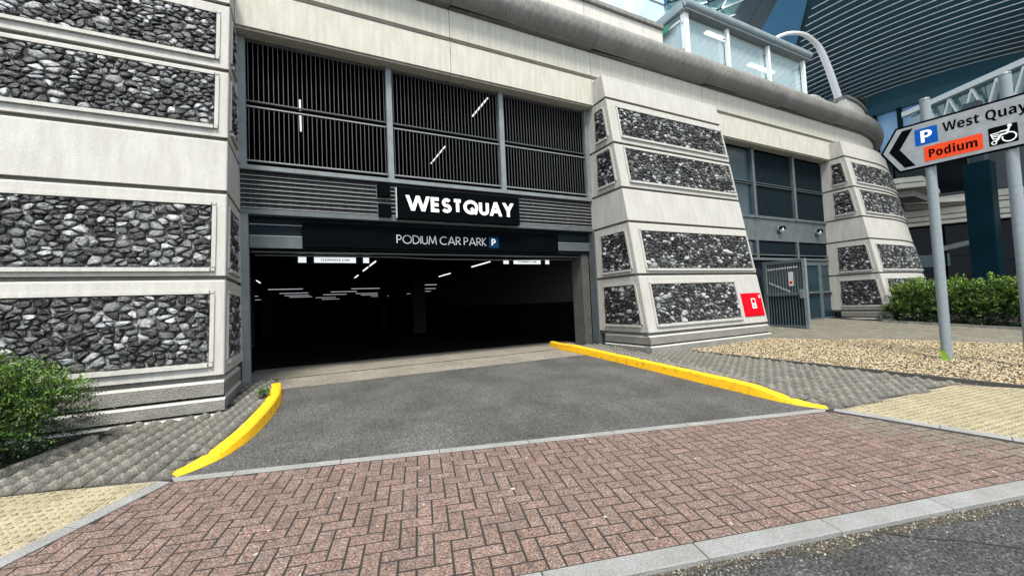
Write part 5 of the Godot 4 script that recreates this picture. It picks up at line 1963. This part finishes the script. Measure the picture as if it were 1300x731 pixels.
func in_view(c: Vector2) -> bool:
	var d := lp(c.x, c.y) - EYE
	var fwd := Vector3(0.452917, 0.041177, -0.890601)
	var rt := Vector3(0.891306, -0.044419, 0.451222)
	var up := Vector3(0.02098, 0.998164, 0.05682)
	var z := d.dot(fwd)
	return z > 0.2 and absf(d.dot(rt) / z) < 1.27 and absf(d.dot(up) / z) < 0.715

func kerbs():
	# flush granite kerb along the street
	var t := thing("granite_kerb", "pale granite kerb stones between the red paving and the street", "kerb", lp(2.5, -0.95, 0))
	for k in range(-5, 9):
		var a := 0.025 + k * 0.925 + 0.003
		var c := a + 0.919
		var b := mb(t)
		var z := R(-0.002, 0.002)
		b.prism(pv([a, -1.03, c, -1.03, c, -0.892, a, -0.892]), lp(0, 0, -0.12 + z), LA, LB, UP, 0.124, 0.006, false)
		put("kerb_stone", b, M.granite, t)
	# edging between the red paving and the driveway
	t = thing("edging_strip", "long grey concrete edging between red paving and driveway tarmac", "edging", lp(1.5, 0.8, 0))
	var js := [-1.62, -1.2, -0.36, 0.5, 1.35, 2.24, 3.08, 3.98, 4.83]
	for k in js.size() - 1:
		var a: float = js[k] + 0.003
		var c: float = js[k + 1] - 0.003
		var b := mb(t)
		var e := func(x: float) -> float: return 0.803 - 0.018 * x + 0.004
		b.prism(pv([a, e.call(a), c, e.call(c), c + (0.1 if k == 7 else 0.0), e.call(c) + 0.085, a - (0.06 if k == 0 else 0.0), e.call(a) + 0.085]), lp(0, 0, -0.12), LA, LB, UP, 0.123, 0.004, false)
		put("edging_stone", b, M.edging, t)
	t = thing("edging_strip", "slanting grey edging between yellow slabs and red paving at the left", "edging", lp(-2, 0, 0))
	var d := Vector2(0.362, 0.932)
	for k in 4:
		var s := k * 0.62
		var p := Vector2(-1.64, 0.84) - d * (s + 0.003)
		var q := Vector2(-1.64, 0.84) - d * (s + 0.617)
		var n := Vector2(-d.y, d.x) * 0.12
		var b := mb(t)
		b.prism(PackedVector2Array([p, p + n, q + n, q]), lp(0, 0, -0.12), LA, LB, UP, 0.123, 0.004, false)
		put("edging_stone", b, M.edging, t)
	t = thing("edging_strip", "slanting grey edging between red paving and the yellow slabs at the right", "edging", lp(5.4, 0, 0))
	d = Vector2(0.524, -0.852)
	var rj := [0.0, 0.84, 1.30, 2.0]
	for k in 3:
		var p: Vector2 = Vector2(4.93, 0.72) + d * (rj[k] + 0.003)
		var q: Vector2 = Vector2(4.93, 0.72) + d * (rj[k + 1] - 0.003)
		var n := Vector2(-d.y, d.x) * 0.115
		var b := mb(t)
		b.prism(PackedVector2Array([p, q, q + n, p + n]), lp(0, 0, -0.12), LA, LB, UP, 0.123, 0.004, false)
		put("edging_stone", b, M.edging, t)
	# yellow kerbs
	yellow_kerb("curved yellow painted kerb left of the entrance, sloping down to a point", [[-1.0, -4.34, 0.004], [-0.88, -4.43, 0.02], [-0.73, -4.60, 0.055], [-0.62, -4.83, 0.085], [-0.54, -5.06, 0.105], [-0.45, -5.5, 0.122], [-0.38, -6.0, 0.128], [-0.35, -6.5, 0.128], [-0.37, -7.05, 0.128]], [0, 2, 5, 7, 8], -1.0)
	yellow_kerb("long straight yellow painted kerb right of the driveway, running under the entrance", [[5.37, -2.6, 0.004], [5.27, -2.76, 0.025], [5.215, -2.92, 0.05], [5.19, -3.15, 0.085], [5.18, -3.42, 0.125], [5.185, -4.2, 0.13], [5.19, -5.1, 0.13], [5.195, -6.1, 0.13], [5.19, -7.02, 0.13], [5.2, -7.5, 0.13], [5.27, -8.1, 0.12], [5.42, -8.7, 0.12]], [0, 2, 4, 6, 8, 10, 11], 1.0)
	# dark kerb of the gravel bed
	t = thing("gravel_kerb", "dark narrow concrete kerb along the front of the gravel bed", "kerb", Vector3(8, 0.2, -3))
	var g0 := Vector2(7.26, -5.62)
	var g1 := Vector2(8.42, -1.72)
	var gd := (g1 - g0).normalized()
	var gn := Vector2(-gd.y, gd.x) * -0.06
	for k in 7:
		var p := g0 + gd * (k * 0.914 + 0.002)
		var q := g0 + gd * (k * 0.914 + 0.912)
		var b := mb(t)
		prism_g(b, PackedVector2Array([p, q, q + gn, p + gn]), -0.1, 0.035)
		put("kerb_stone", b, M.plinth if k > 9 else mat(Color(0.10, 0.10, 0.092), 0.9, "speck", 2.0, "b_rough", 0.5), t)
	# planter kerb at the left
	t = thing("planter_kerb", "mossy low concrete kerb in front of the left bush", "kerb", Vector3(-2.2, 0.25, -5.4))
	g0 = Vector2(-1.97, -5.80)
	g1 = Vector2(-2.36, -5.02)
	gd = (g1 - g0).normalized()
	gn = Vector2(-gd.y, gd.x) * 0.07
	for k in 4:
		var p := g0 + gd * (k * 0.45 + 0.003)
		var q := g0 + gd * (k * 0.45 + 0.447)
		var b := mb(t)
		prism_g(b, PackedVector2Array([p, q, q + gn, p + gn]), -0.1, 0.055 - 0.006 * (k % 2))
		put("kerb_stone", b, M.stud, t)
	t = thing("hedge_kerb", "low dark kerb in front of the green hedge", "kerb", Vector3(17, 0.4, -4))
	for k in 9:
		var b := mb(t)
		var p := Vector2(16.6 + 0.05 * k, -6.3 + 0.92 * k)
		prism_g(b, PackedVector2Array([p, p + Vector2(0.05, 0.912), p + Vector2(0.13, 0.912), p + Vector2(0.08, 0)]), -0.1, 0.06)
		put("kerb_stone", b, M.plinth, t)

func prism_g(b: MB, poly: PackedVector2Array, h0: float, h1: float):
	# a prism that follows the ground (x, z)
	var c := Vector2.ZERO
	for q in poly: c += q / poly.size()
	var top := PackedVector3Array()
	for q in poly: top.append(gp(q.x, q.y, h1))
	b.fan(top, UP)
	for i in poly.size():
		var j := (i + 1) % poly.size()
		var m := (poly[i] + poly[j]) * 0.5 - c
		b.quad(gp(poly[i].x, poly[i].y, h0), gp(poly[j].x, poly[j].y, h0), top[j], top[i], Vector3(m.x, 0, m.y))

func yellow_kerb(label: String, pts: Array, cuts: Array, side: float):
	# side: +1 when the pavement lies to the +x side
	var t := thing("yellow_kerb", label, "kerb", Vector3(pts[3][0], G(pts[3][0], pts[3][1]), pts[3][1]))
	var curve := Curve3D.new()
	for i in pts.size():
		var v := Vector3(pts[i][0], pts[i][2], pts[i][1])
		var pr := Vector3(pts[maxi(i - 1, 0)][0], pts[maxi(i - 1, 0)][2], pts[maxi(i - 1, 0)][1])
		var nx := Vector3(pts[mini(i + 1, pts.size() - 1)][0], pts[mini(i + 1, pts.size() - 1)][2], pts[mini(i + 1, pts.size() - 1)][1])
		var tg := (nx - pr).normalized()
		curve.add_point(v, -tg * pr.distance_to(v) / 3.0, tg * nx.distance_to(v) / 3.0)
	var fine := []
	for i in pts.size() - 1:
		for k in 4:
			var v := curve.sample(i, k / 4.0)
			fine.append([v.x, v.z, v.y])
	fine.append(pts[-1])
	pts = fine
	cuts = cuts.map(func(c): return c * 4)
	for ci in cuts.size() - 1:
		var a: int = cuts[ci]
		var z: int = cuts[ci + 1]
		var b := mb(t)
		var secs := []
		for i in range(a, z + 1):
			var p := Vector2(pts[i][0], pts[i][1])
			var pr := Vector2(pts[maxi(i - 1, 0)][0], pts[maxi(i - 1, 0)][1])
			var nx := Vector2(pts[mini(i + 1, pts.size() - 1)][0], pts[mini(i + 1, pts.size() - 1)][1])
			var tn := (nx - pr).normalized()
			var n := Vector2(-tn.y, tn.x) * side
			if n.x * side < 0.0: n = -n
			if i == a: p += tn * 0.003
			if i == z: p -= tn * 0.003
			var h: float = pts[i][2]
			var base := func(d: float, y: float) -> Vector3:
				var q := p + n * d
				return Vector3(q.x, minf(G(q.x, q.y), 0.468) + y, q.y)
			secs.append([base.call(-0.012, -0.05), base.call(-0.012, minf(0.0, h)), base.call(0.004, h - minf(0.018, h * 0.4)), base.call(0.022, h), base.call(0.125, h - 0.004), base.call(0.130, h - 0.015), base.call(0.130, -0.08)])
		for i in secs.size() - 1:
			var p = secs[i]
			var q = secs[i + 1]
			var mid: Vector3 = (p[0] + p[3] + p[6] + q[0] + q[3] + q[6]) / 6.0
			for k in p.size() - 1:
				b.quad(p[k], q[k], q[k + 1], p[k + 1], (p[k] + q[k + 1]) * 0.5 - mid)
		for e in [0, secs.size() - 1]:
			var f := PackedVector3Array(secs[e])
			b.fan(f, f[3] - secs[1 if e == 0 else secs.size() - 2][3])
		put("kerb_stone", b, M.yellow, t)

func near_kerb(p: Vector2) -> float:   # height of the stud paving above the sloping ground
	var l := [Vector3(-1.1, -4.42, -0.005), Vector3(-0.97, -4.52, 0.008), Vector3(-0.85, -4.68, 0.042), Vector3(-0.67, -5.08, 0.092), Vector3(-0.58, -5.55, 0.115), Vector3(-0.5, -6.1, 0.12), Vector3(-0.5, -7.2, 0.12)]
	var r := [Vector3(5.5, -2.6, -0.005), Vector3(5.39, -2.8, 0.012), Vector3(5.34, -2.95, 0.036), Vector3(5.31, -3.45, 0.115), Vector3(5.32, -7.6, 0.125)]
	var best := 0.0
	var dist := 9.0
	for set_ in [l, r]:
		for i in set_.size() - 1:
			var a := Vector2(set_[i].x, set_[i].y)
			var c := Vector2(set_[i + 1].x, set_[i + 1].y)
			var k := clampf((p - a).dot(c - a) / (c - a).length_squared(), 0.0, 1.0)
			var d := p.distance_to(a.lerp(c, k))
			if d < dist:
				dist = d
				best = lerpf(set_[i].z, set_[i + 1].z, k)
	return best * clampf(1.0 - dist / 0.5, 0.0, 1.0)

func studs():
	var s := 0.15
	var sb := MB.new()
	var hw := s * 0.5 - 0.0035
	var c := [LA * -hw + LB * -hw, LA * hw + LB * -hw, LA * hw + LB * hw, LA * -hw + LB * hw]
	var apex := UP * 0.05
	for i in 4:
		var j := (i + 1) % 4
		var o: Vector3 = c[i] + c[j]
		var in0: Vector3 = c[i] * 0.9 + UP * 0.004
		var in1: Vector3 = c[j] * 0.9 + UP * 0.004
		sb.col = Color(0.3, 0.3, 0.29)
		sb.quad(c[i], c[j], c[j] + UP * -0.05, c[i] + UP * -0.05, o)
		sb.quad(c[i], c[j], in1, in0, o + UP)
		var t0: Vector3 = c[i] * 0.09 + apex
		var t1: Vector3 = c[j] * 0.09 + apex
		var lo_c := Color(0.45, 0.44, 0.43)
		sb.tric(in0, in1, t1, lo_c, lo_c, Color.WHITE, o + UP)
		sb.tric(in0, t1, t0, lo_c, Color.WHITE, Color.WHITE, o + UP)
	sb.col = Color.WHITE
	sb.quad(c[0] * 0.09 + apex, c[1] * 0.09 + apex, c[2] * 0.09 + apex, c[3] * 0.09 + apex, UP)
	var tones := []
	for v in [1.0, 0.86, 1.12, 0.95]:
		var m: StandardMaterial3D = M.stud.duplicate()
		m.albedo_color = Color(0.37 * v, 0.36 * v, 0.325 * v).linear_to_srgb()
		sb.st.generate_normals()
		tones.append(m)
	var me := []
	for m in tones:
		var arr := sb.st.commit_to_arrays()
		var am := ArrayMesh.new()
		am.add_surface_from_arrays(Mesh.PRIMITIVE_TRIANGLES, arr)
		am.surface_set_material(0, m)
		me.append(am)
	# areas in ground coordinates (x, z)
	var tl0 := lp(-4.0, 0.93)
	var tl1 := lp(-1.76, 0.88)
	var left := PackedVector2Array([Vector2(tl0.x, tl0.z), Vector2(tl1.x, tl1.z), Vector2(-0.87, -4.62), Vector2(-0.68, -5.08), Vector2(-0.59, -5.55), Vector2(-0.52, -6.1), Vector2(-0.5, -7.1), Vector2(-0.5, -7.9), Vector2(-0.93, -7.9), Vector2(-0.88, -6.2), Vector2(-2.02, -6.2), Vector2(-1.93, -5.85), Vector2(-2.30, -5.05), Vector2(-2.6, -4.5)])
	var right := PackedVector2Array([Vector2(5.48, -2.55), Vector2(7.98, -2.27), Vector2(7.25, -5.55), Vector2(7.22, -6.2), Vector2(6.24, -6.2), Vector2(6.26, -7.8), Vector2(5.33, -7.8), Vector2(5.31, -3.4), Vector2(5.34, -2.95)])
	for q in [[left, "stud_paving", "grey pyramid studded paving between the left pier, bush and curved yellow kerb"], [right, "stud_paving", "grey pyramid studded paving between the long yellow kerb and the gravel bed"]]:
		var poly: PackedVector2Array = q[0]
		var mid := Vector2.ZERO
		for p in poly: mid += p / poly.size()
		var t := structure(q[1], q[2], gp(mid.x, mid.y))
		var items := []
		for i in range(-40, 80):
			for j in range(-4, 50):
				var a := -2.82 + i * s
				var b2 := 1.005 + j * s
				var w := lp(a, b2)
				var inside := 0
				for k in [Vector2(0, 0), Vector2(0.05, 0.05), Vector2(-0.05, 0.05), Vector2(0.05, -0.05), Vector2(-0.05, -0.05)]:
					var ww := lp(a + k.x, b2 + k.y)
					if Geometry2D.is_point_in_polygon(Vector2(ww.x, ww.z), poly): inside += 1
				if inside < 3: continue
				items.append([(w - EYE).length(), w])
		items.sort_custom(func(p, r): return p[0] < r[0])
		var rest := []
		for k in items.size():
			var w: Vector3 = items[k][1]
			w.y = G(w.x, w.z) + near_kerb(Vector2(w.x, w.z)) + R(-0.003, 0.003)
			if w.z < -6.15: w.y = minf(w.y, 0.50)
			var x := Transform3D(Basis(LB.cross(LA).normalized() * -1.0, R(-0.02, 0.02)), w - t.position)
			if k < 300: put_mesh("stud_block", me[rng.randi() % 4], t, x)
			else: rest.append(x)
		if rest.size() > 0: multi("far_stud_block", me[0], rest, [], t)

func slabs():
	# blister slabs, one mesh shared
	var s := 0.4
	for q in [["left", "yellow blistered tactile slabs left of the red paving"], ["right", "yellow blistered tactile slabs between the red paving, stud paving and gravel kerb"]]:
		var leftside: bool = q[0] == "left"
		var t := structure("tactile_paving", q[1], lp(-2.4, 0.3) if leftside else lp(6.2, 0.3))
		var u := LA
		var v := LB
		var o := lp(-1.95, 0.915)
		if not leftside:
			var k := deg_to_rad(7.5)
			u = LA * cos(k) + LB * sin(k)
			v = LB * cos(k) - LA * sin(k)
			o = lp(5.02, 0.725)
		var area: PackedVector2Array
		if leftside: area = pv([-1.765, 0.885, -2.42, -0.88, -4.4, -0.88, -4.4, 0.99])
		else: area = pv([5.08, 0.735, 7.52, 1.10, 8.15, 0.66, 9.4, -1.0, 6.05, -0.88])
		# in local slab axes
		var loc := PackedVector2Array()
		for p in area:
			var w := lp(p.x, p.y) - o
			loc.append(Vector2(w.dot(u), w.dot(v)))
		var k := 0
		for i in range(-8, 14):
			for j in range(-8, 3):
				var y1 := -j * s if not leftside else (-0.235 - (j - 1) * s if j > 0 else (0.0 if j == 0 else 9.0))
				var y0 := y1 - s
				if leftside:
					if j < 0: continue
					y1 = 0.0 if j == 0 else -0.235 - (j - 1) * s
					y0 = -0.235 if j == 0 else y1 - s
				else:
					y1 = j * s + 0.0
					y0 = y1 - s
				var x0 := i * s
				var r := pv([x0 + 0.003, y0 + 0.003, x0 + s - 0.003, y0 + 0.003, x0 + s - 0.003, y1 - 0.003, x0 + 0.003, y1 - 0.003])
				for cl in Geometry2D.intersect_polygons(r, loc):
					var b := mb(t)
					var lift := R(-0.001, 0.001)
					b.prism(cl, o + UP * (-0.04 + lift), u, v, UP, 0.04, 0.002, false)
					for bi in 6:
						for bj in 6:
							var c := Vector2(x0 + 0.0333 + bi * 0.0667, y1 - 0.0333 - bj * 0.0667)
							if c.y < y0 + 0.02: continue
							var ok := true
							for d in [Vector2(0.02, 0), Vector2(-0.02, 0), Vector2(0, 0.02), Vector2(0, -0.02)]:
								if not Geometry2D.is_point_in_polygon(c + d, cl): ok = false
							if not ok: continue
							var n := 7
							var dirt_shade := R(0.75, 1.5)
							var h0 := o + UP * lift + u * c.x + v * c.y
							for e in n:
								var a0 := TAU * e / n
								var a1 := TAU * (e + 1) / n
								var d0 := u * cos(a0) + v * sin(a0)
								var d1 := u * cos(a1) + v * sin(a1)
								b.col = Color(0.55, 0.53, 0.49) * dirt_shade  # darker sides put the shadow and dirt between blisters into the colour
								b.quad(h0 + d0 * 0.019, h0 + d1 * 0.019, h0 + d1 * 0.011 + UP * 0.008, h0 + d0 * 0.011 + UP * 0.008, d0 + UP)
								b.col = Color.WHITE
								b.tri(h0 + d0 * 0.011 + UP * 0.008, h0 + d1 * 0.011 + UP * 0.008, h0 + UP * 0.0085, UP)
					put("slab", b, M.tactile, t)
					k += 1

func pebble_mesh(flat: float) -> ArrayMesh:
	var b := MB.new()
	var top := Vector3(0.1, 0.9 * flat + 0.3, -0.1)
	var bot := Vector3(-0.1, -0.8 * flat - 0.2, 0.05)
	var ring := []
	for i in 6:
		var a := TAU * i / 6.0
		var r := [1.0, 0.8, 1.05, 0.9, 0.75, 1.1][i] as float
		ring.append(Vector3(cos(a) * r, [0.1, -0.1, 0.15, 0.0, -0.12, 0.05][i], sin(a) * r * 0.8))
	for i in 6:
		var j := (i + 1) % 6
		b.tri(ring[i], ring[j], top, ring[i] + ring[j] + UP)
		b.tri(ring[i], ring[j], bot, ring[i] + ring[j] - UP)
	return b.mesh(M.pebble)

func gravel():
	var t := structure("gravel_bed", "tan gravel bed behind the dark kerb in front of the piers", gp(9.5, -3.5))
	var poly := PackedVector2Array([Vector2(7.34, -5.62), Vector2(9.32, 1.0), Vector2(15.5, 1.0), Vector2(13.5, -2.75), Vector2(12.4, -4.3), Vector2(11.0, -5.4), Vector2(10.42, -5.95), Vector2(10.42, -6.25), Vector2(7.34, -6.25)])
	var b := mb(t)
	sheet(b, poly, func(q: Vector2) -> Vector3: return gp(q.x, q.y, 0.004))
	put("gravel_base", b, mat(Color(0.20, 0.15, 0.09), 1.0, "grit", 3.0, "b_rough", 1.0), t)
	var me := pebble_mesh(0.45)
	var xs := []
	var cs := []
	var pal := [Color(0.60, 0.48, 0.30), Color(0.68, 0.57, 0.39), Color(0.54, 0.42, 0.26), Color(0.74, 0.66, 0.50), Color(0.46, 0.35, 0.22), Color(0.62, 0.51, 0.34), Color(0.76, 0.70, 0.56), Color(0.40, 0.33, 0.23)]
	for i in 42000:
		var p := Vector2(R(7.2, 14.6), R(-6.25, -0.2))
		if not Geometry2D.is_point_in_polygon(p, poly): continue
		var s := R(0.009, 0.019)
		xs.append(Transform3D(Basis.from_euler(Vector3(R(-0.5, 0.5), R(0, TAU), R(-0.5, 0.5))).scaled(Vector3(s * R(0.8, 1.5), s, s)), gp(p.x, p.y, 0.006 + R(0, 0.012)) - t.position))
		cs.append(pal[rng.randi() % pal.size()] * Color(1.0, 0.97, 0.9) * R(0.95, 1.25))
	multi("gravel", me, xs, cs, t)
	# the stray stones
	var xs2 := []
	var cs2 := []
	for i in 60:
		var p := Vector2(R(7.9, 8.9), R(-2.4, -0.6))
		p.x = 7.9 + (p.y + 3.2) * 0.3 + R(-0.5, -0.06)
		var s := R(0.008, 0.016)
		xs2.append(Transform3D(Basis.from_euler(Vector3(R(0, 1), R(0, TAU), 0)).scaled(Vector3.ONE * s), gp(p.x, p.y, 0.005) - t.position))
		cs2.append(pal[rng.randi() % pal.size()])
	multi("stray_gravel", me, xs2, cs2, t)

func path():
	var t := structure("path", "buff block paved path between the gravel bed and the hedge", gp(14, -5))
	# small blocks, far too small to pick apart one by one
	var poly := PackedVector2Array([Vector2(10.44, -7.9), Vector2(10.44, -5.97), Vector2(11.02, -5.42), Vector2(12.42, -4.32), Vector2(13.52, -2.77), Vector2(15.55, 1.0), Vector2(17.0, 1.0), Vector2(16.58, -6.3), Vector2(16.9, -6.4), Vector2(16.9, -7.9)])
	var b := mb(t)
	for i in 36:
		for j in 98:
			var p := Vector2(10.3 + i * 0.2 + (0.1 if j % 2 else 0.0), -7.9 + j * 0.1)
			if not Geometry2D.is_point_in_polygon(p + Vector2(0.1, 0.05), poly): continue
			var v := R(0.8, 1.15)
			b.col = Color(v, v * R(0.97, 1.02), v * R(0.92, 1.0))
			var h := R(-0.002, 0.001)
			var q := [gp(p.x + 0.003, p.y + 0.003, h), gp(p.x + 0.197, p.y + 0.003, h), gp(p.x + 0.197, p.y + 0.097, h), gp(p.x + 0.003, p.y + 0.097, h)]
			b.quad(q[0], q[1], q[2], q[3], UP)
			for e in 4:
				var f := (e + 1) % 4
				b.quad(q[e], q[f], q[f] - UP * 0.012, q[e] - UP * 0.012, q[e] + q[f] - q[0] - q[2])
	put("paving_block", b, M.path, t).set_meta("kind", "stuff")
	b = MB.new()
	sheet(b, pv([16.75, -7.9, 40, -7.9, 40, 3.0, 17.15, 3.0]), func(q: Vector2) -> Vector3: return gp(q.x, q.y, 0.02))
	tag(put("soil", b, M.soil), "dark soil under the hedge", "", "", "structure")
	b = MB.new()
	sheet(b, pv([-9, -6.1, -1.98, -6.1, -1.98, -5.82, -2.4, -5.0, -2.75, -4.3, -9, -4.0]), func(q: Vector2) -> Vector3: return gp(q.x, q.y, 0.01))
	tag(put("planting_bed", b, M.soil), "dark soil of the planting bed under the left bush", "", "", "structure")

# ------------------------------------------------------------------ plants
func leaf(b: MB, at: Vector3, dir: Vector3, up: Vector3, l: float, w: float, c: Color):
	var s := dir.cross(up).normalized()
	var n := s.cross(dir).normalized()
	b.col = c
	var m := at + dir * l * 0.5 + n * l * 0.06
	var tip := at + dir * l - n * l * 0.05
	b.tri(at, m + s * w, tip, n)
	b.tri(at, tip, m - s * w, n)

func bush(called: String, label: String, cat: String, base: Vector3, shapes: Array, sprays: int, leaves: int, ll: float, lw: float, upness: float, spray_len: float, young: Color, old: Color, floor_h: float):
	# shapes: [centre offset, radii, weight]; sprays start inside a lobe and grow out of it
	var t := thing(called, label, cat, base)
	var b := mb(t)
	var tw := mb(t)
	for i in sprays:
		var sh = shapes[0]
		var r := rng.randf()
		for q in shapes:
			if r < q[2]:
				sh = q
				break
			r -= q[2]
		var d := Vector3(rng.randfn(), rng.randfn(), rng.randfn()).normalized()
		if d.y < -0.3 and rng.randf() < 0.6: d.y = -d.y
		var depth := pow(rng.randf(), 0.45)
		var c: Vector3 = base + sh[0] + Vector3(d.x * sh[1].x, d.y * sh[1].y, d.z * sh[1].z) * depth
		if c.y < G(c.x, c.z) + floor_h: continue
		var dir := (d * 0.8 + UP * upness + Vector3(R(-1, 1), R(-0.6, 0.6), R(-1, 1)) * 0.55).normalized()
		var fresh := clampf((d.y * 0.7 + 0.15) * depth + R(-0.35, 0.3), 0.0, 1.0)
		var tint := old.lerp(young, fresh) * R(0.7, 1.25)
		var sl := spray_len * R(0.5, 1.25)
		var bend := Vector3(R(-0.3, 0.3), R(-0.5, 0.1), R(-0.3, 0.3))
		var last := c
		for k in leaves:
			var f := float(k + 1) / leaves
			var p := c + dir * sl * f + bend * sl * f * f * 0.6
			var dd := (p - last).normalized()
			var side := dd.cross(UP if absf(dd.y) < 0.9 else Vector3.RIGHT).normalized().rotated(dd, R(-1.2, 1.2))
			for sg in [-1.0, 1.0]:
				var ld: Vector3 = (dd * 0.65 + side * sg * 0.8 + UP * 0.12).normalized()
				leaf(b, p, ld, (UP + Vector3(R(-0.5, 0.5), 0, R(-0.5, 0.5))).normalized(), ll * R(0.7, 1.25), lw * R(0.8, 1.2), tint * R(0.82, 1.2))
			if k == leaves - 1: leaf(b, p, dd, UP, ll, lw, tint * 1.1)
			last = p
		if i % 4 == 0:
			tw.bar(c - dir * sl * 0.3, c + dir * sl * 0.7 + bend * sl * 0.25, 0.004, 0.004)
	for i in 14:
		var sh = shapes[i % shapes.size()]
		var foot: Vector3 = base + Vector3(sh[0].x * 0.8 + R(-0.2, 0.2) * sh[1].x, 0, sh[0].z + R(-0.25, 0.25) * sh[1].z)
		foot.y = G(foot.x, foot.z)
		var top: Vector3 = base + sh[0] + Vector3(R(-0.5, 0.5) * sh[1].x, R(0.1, 0.5) * sh[1].y, R(-0.5, 0.5) * sh[1].z)
		tw.tube(PackedVector3Array([foot, foot.lerp(top, 0.5) + Vector3(R(-0.05, 0.05), 0.03, R(-0.05, 0.05)), top]), PackedFloat32Array([0.014, 0.010, 0.004]), 5, false)
	var o := put("foliage", b, M.leaf, t)
	o.set_meta("kind", "stuff")
	put("stems", tw, M.twig, t)

func plants():
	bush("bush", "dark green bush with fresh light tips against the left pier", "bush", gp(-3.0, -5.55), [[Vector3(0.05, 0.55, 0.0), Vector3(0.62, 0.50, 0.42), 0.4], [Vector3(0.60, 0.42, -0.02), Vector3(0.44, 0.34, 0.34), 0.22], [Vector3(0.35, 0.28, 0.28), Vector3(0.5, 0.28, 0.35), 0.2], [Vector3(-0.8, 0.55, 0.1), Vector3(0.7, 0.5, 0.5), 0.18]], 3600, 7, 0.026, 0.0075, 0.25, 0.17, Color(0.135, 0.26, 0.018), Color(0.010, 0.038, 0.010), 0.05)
	var sh := []
	for k in 8:
		sh.append([Vector3(-0.28 + 0.06 * k, 0.26, 0.9 * k - 0.2), Vector3(0.42, 0.36, 0.6), 0.045])
		sh.append([Vector3(R(-0.1, 0.15) + 0.06 * k, 0.52 + R(-0.05, 0.06), 0.9 * k - 0.15), Vector3(0.64, 0.62, 0.68), 0.08])
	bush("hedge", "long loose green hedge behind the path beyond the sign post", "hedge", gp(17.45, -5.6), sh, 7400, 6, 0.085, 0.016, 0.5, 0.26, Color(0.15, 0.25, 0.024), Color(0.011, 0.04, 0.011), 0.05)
	# weeds
	bush("weed", "small green weed growing on top of the curved yellow kerb", "weed", Vector3(-0.53, G(-0.53, -6.3) + 0.11, -6.3), [[Vector3(0, 0.03, 0), Vector3(0.05, 0.04, 0.05), 1.0]], 26, 3, 0.035, 0.007, 0.5, 0.06, Color(0.12, 0.22, 0.03), Color(0.04, 0.10, 0.02), 0.0)
	bush("shrub", "tiny grey green shrub on the coping beside the mast", "shrub", Vector3(21.2, 9.1, -8.4), [[Vector3(0, 0.25, 0), Vector3(0.45, 0.25, 0.3), 1.0]], 160, 5, 0.09, 0.02, 0.4, 0.2, Color(0.10, 0.13, 0.07), Color(0.05, 0.07, 0.04), 0.0)

# ------------------------------------------------------------------ the scene
func _ready():
	rng.seed = 20240611
	var cam := Camera3D.new()
	cam.name = "camera"
	cam.fov = 70.87
	cam.near = 0.05
	cam.far = 1500.0
	cam.transform = Transform3D(Basis(Vector3(0.891306, -0.044419, 0.451222), Vector3(0.02098, 0.998164, 0.05682), Vector3(-0.452917, -0.041177, 0.890601)), EYE)
	add_child(cam)
	cam.make_current()
	var env := Environment.new()
	var sky := Sky.new()
	var ps := ProceduralSkyMaterial.new()
	ps.sky_top_color = Color(0.78, 0.82, 0.86)
	ps.sky_horizon_color = Color(0.90, 0.915, 0.92)
	ps.sky_curve = 0.2
	ps.ground_horizon_color = Color(0.6, 0.6, 0.6)
	ps.ground_bottom_color = Color(0.35, 0.35, 0.35)
	ps.sun_angle_max = 1.0
	ps.energy_multiplier = 0.9
	sky.sky_material = ps
	env.background_mode = Environment.BG_SKY
	env.sky = sky
	env.tonemap_mode = Environment.TONE_MAPPER_LINEAR
	env.tonemap_exposure = 3.0
	env.sdfgi_enabled = true
	env.ssao_enabled = true
	env.ssil_enabled = true
	var we := WorldEnvironment.new()
	we.name = "world_environment"
	we.environment = env
	add_child(we)
	var sun := DirectionalLight3D.new()
	sun.name = "sun"
	sun.light_energy = 0.7
	sun.light_color = Color(1.0, 0.97, 0.92)
	sun.light_angular_distance = 14.0
	sun.shadow_enabled = true
	sun.rotation_degrees = Vector3(-62, -24, 0)
	add_child(sun)

	materials()
	ground()
	building()
	pier("broad pale stone pier with black flint panels at the left of the entrance", -5.0, 4.05, false, 1, 0.34)
	pier("battered stone pier with flint panels carrying the red cabinet, right of the entrance", 6.3, 4.08, false, -1, 0.40, 3.07)
	pier("farthest stone pier with flint panels, curving away beside the double doors", 17.05, 7.0, true, -1, 0.45)
	grille()
	fascia()
	entrance_frame()
	gate_bay()
	balcony()
	far_roofs()
	dish()
	footbridge()
	stone_podium()
	kerbs()
	crossing()
	litter()
	studs()
	slabs()
	gravel()
	path()
	name_signs()
	clearance(-0.22, "on the left behind the navy band")
	clearance(3.99, "on the right near the side wall")
	red_cabinet()
	direction_sign()
	mast()
	plants()
	interior_lights()
	for o in find_children("*", "MeshInstance3D", true, false): o.cast_shadow = GeometryInstance3D.SHADOW_CASTING_SETTING_ON
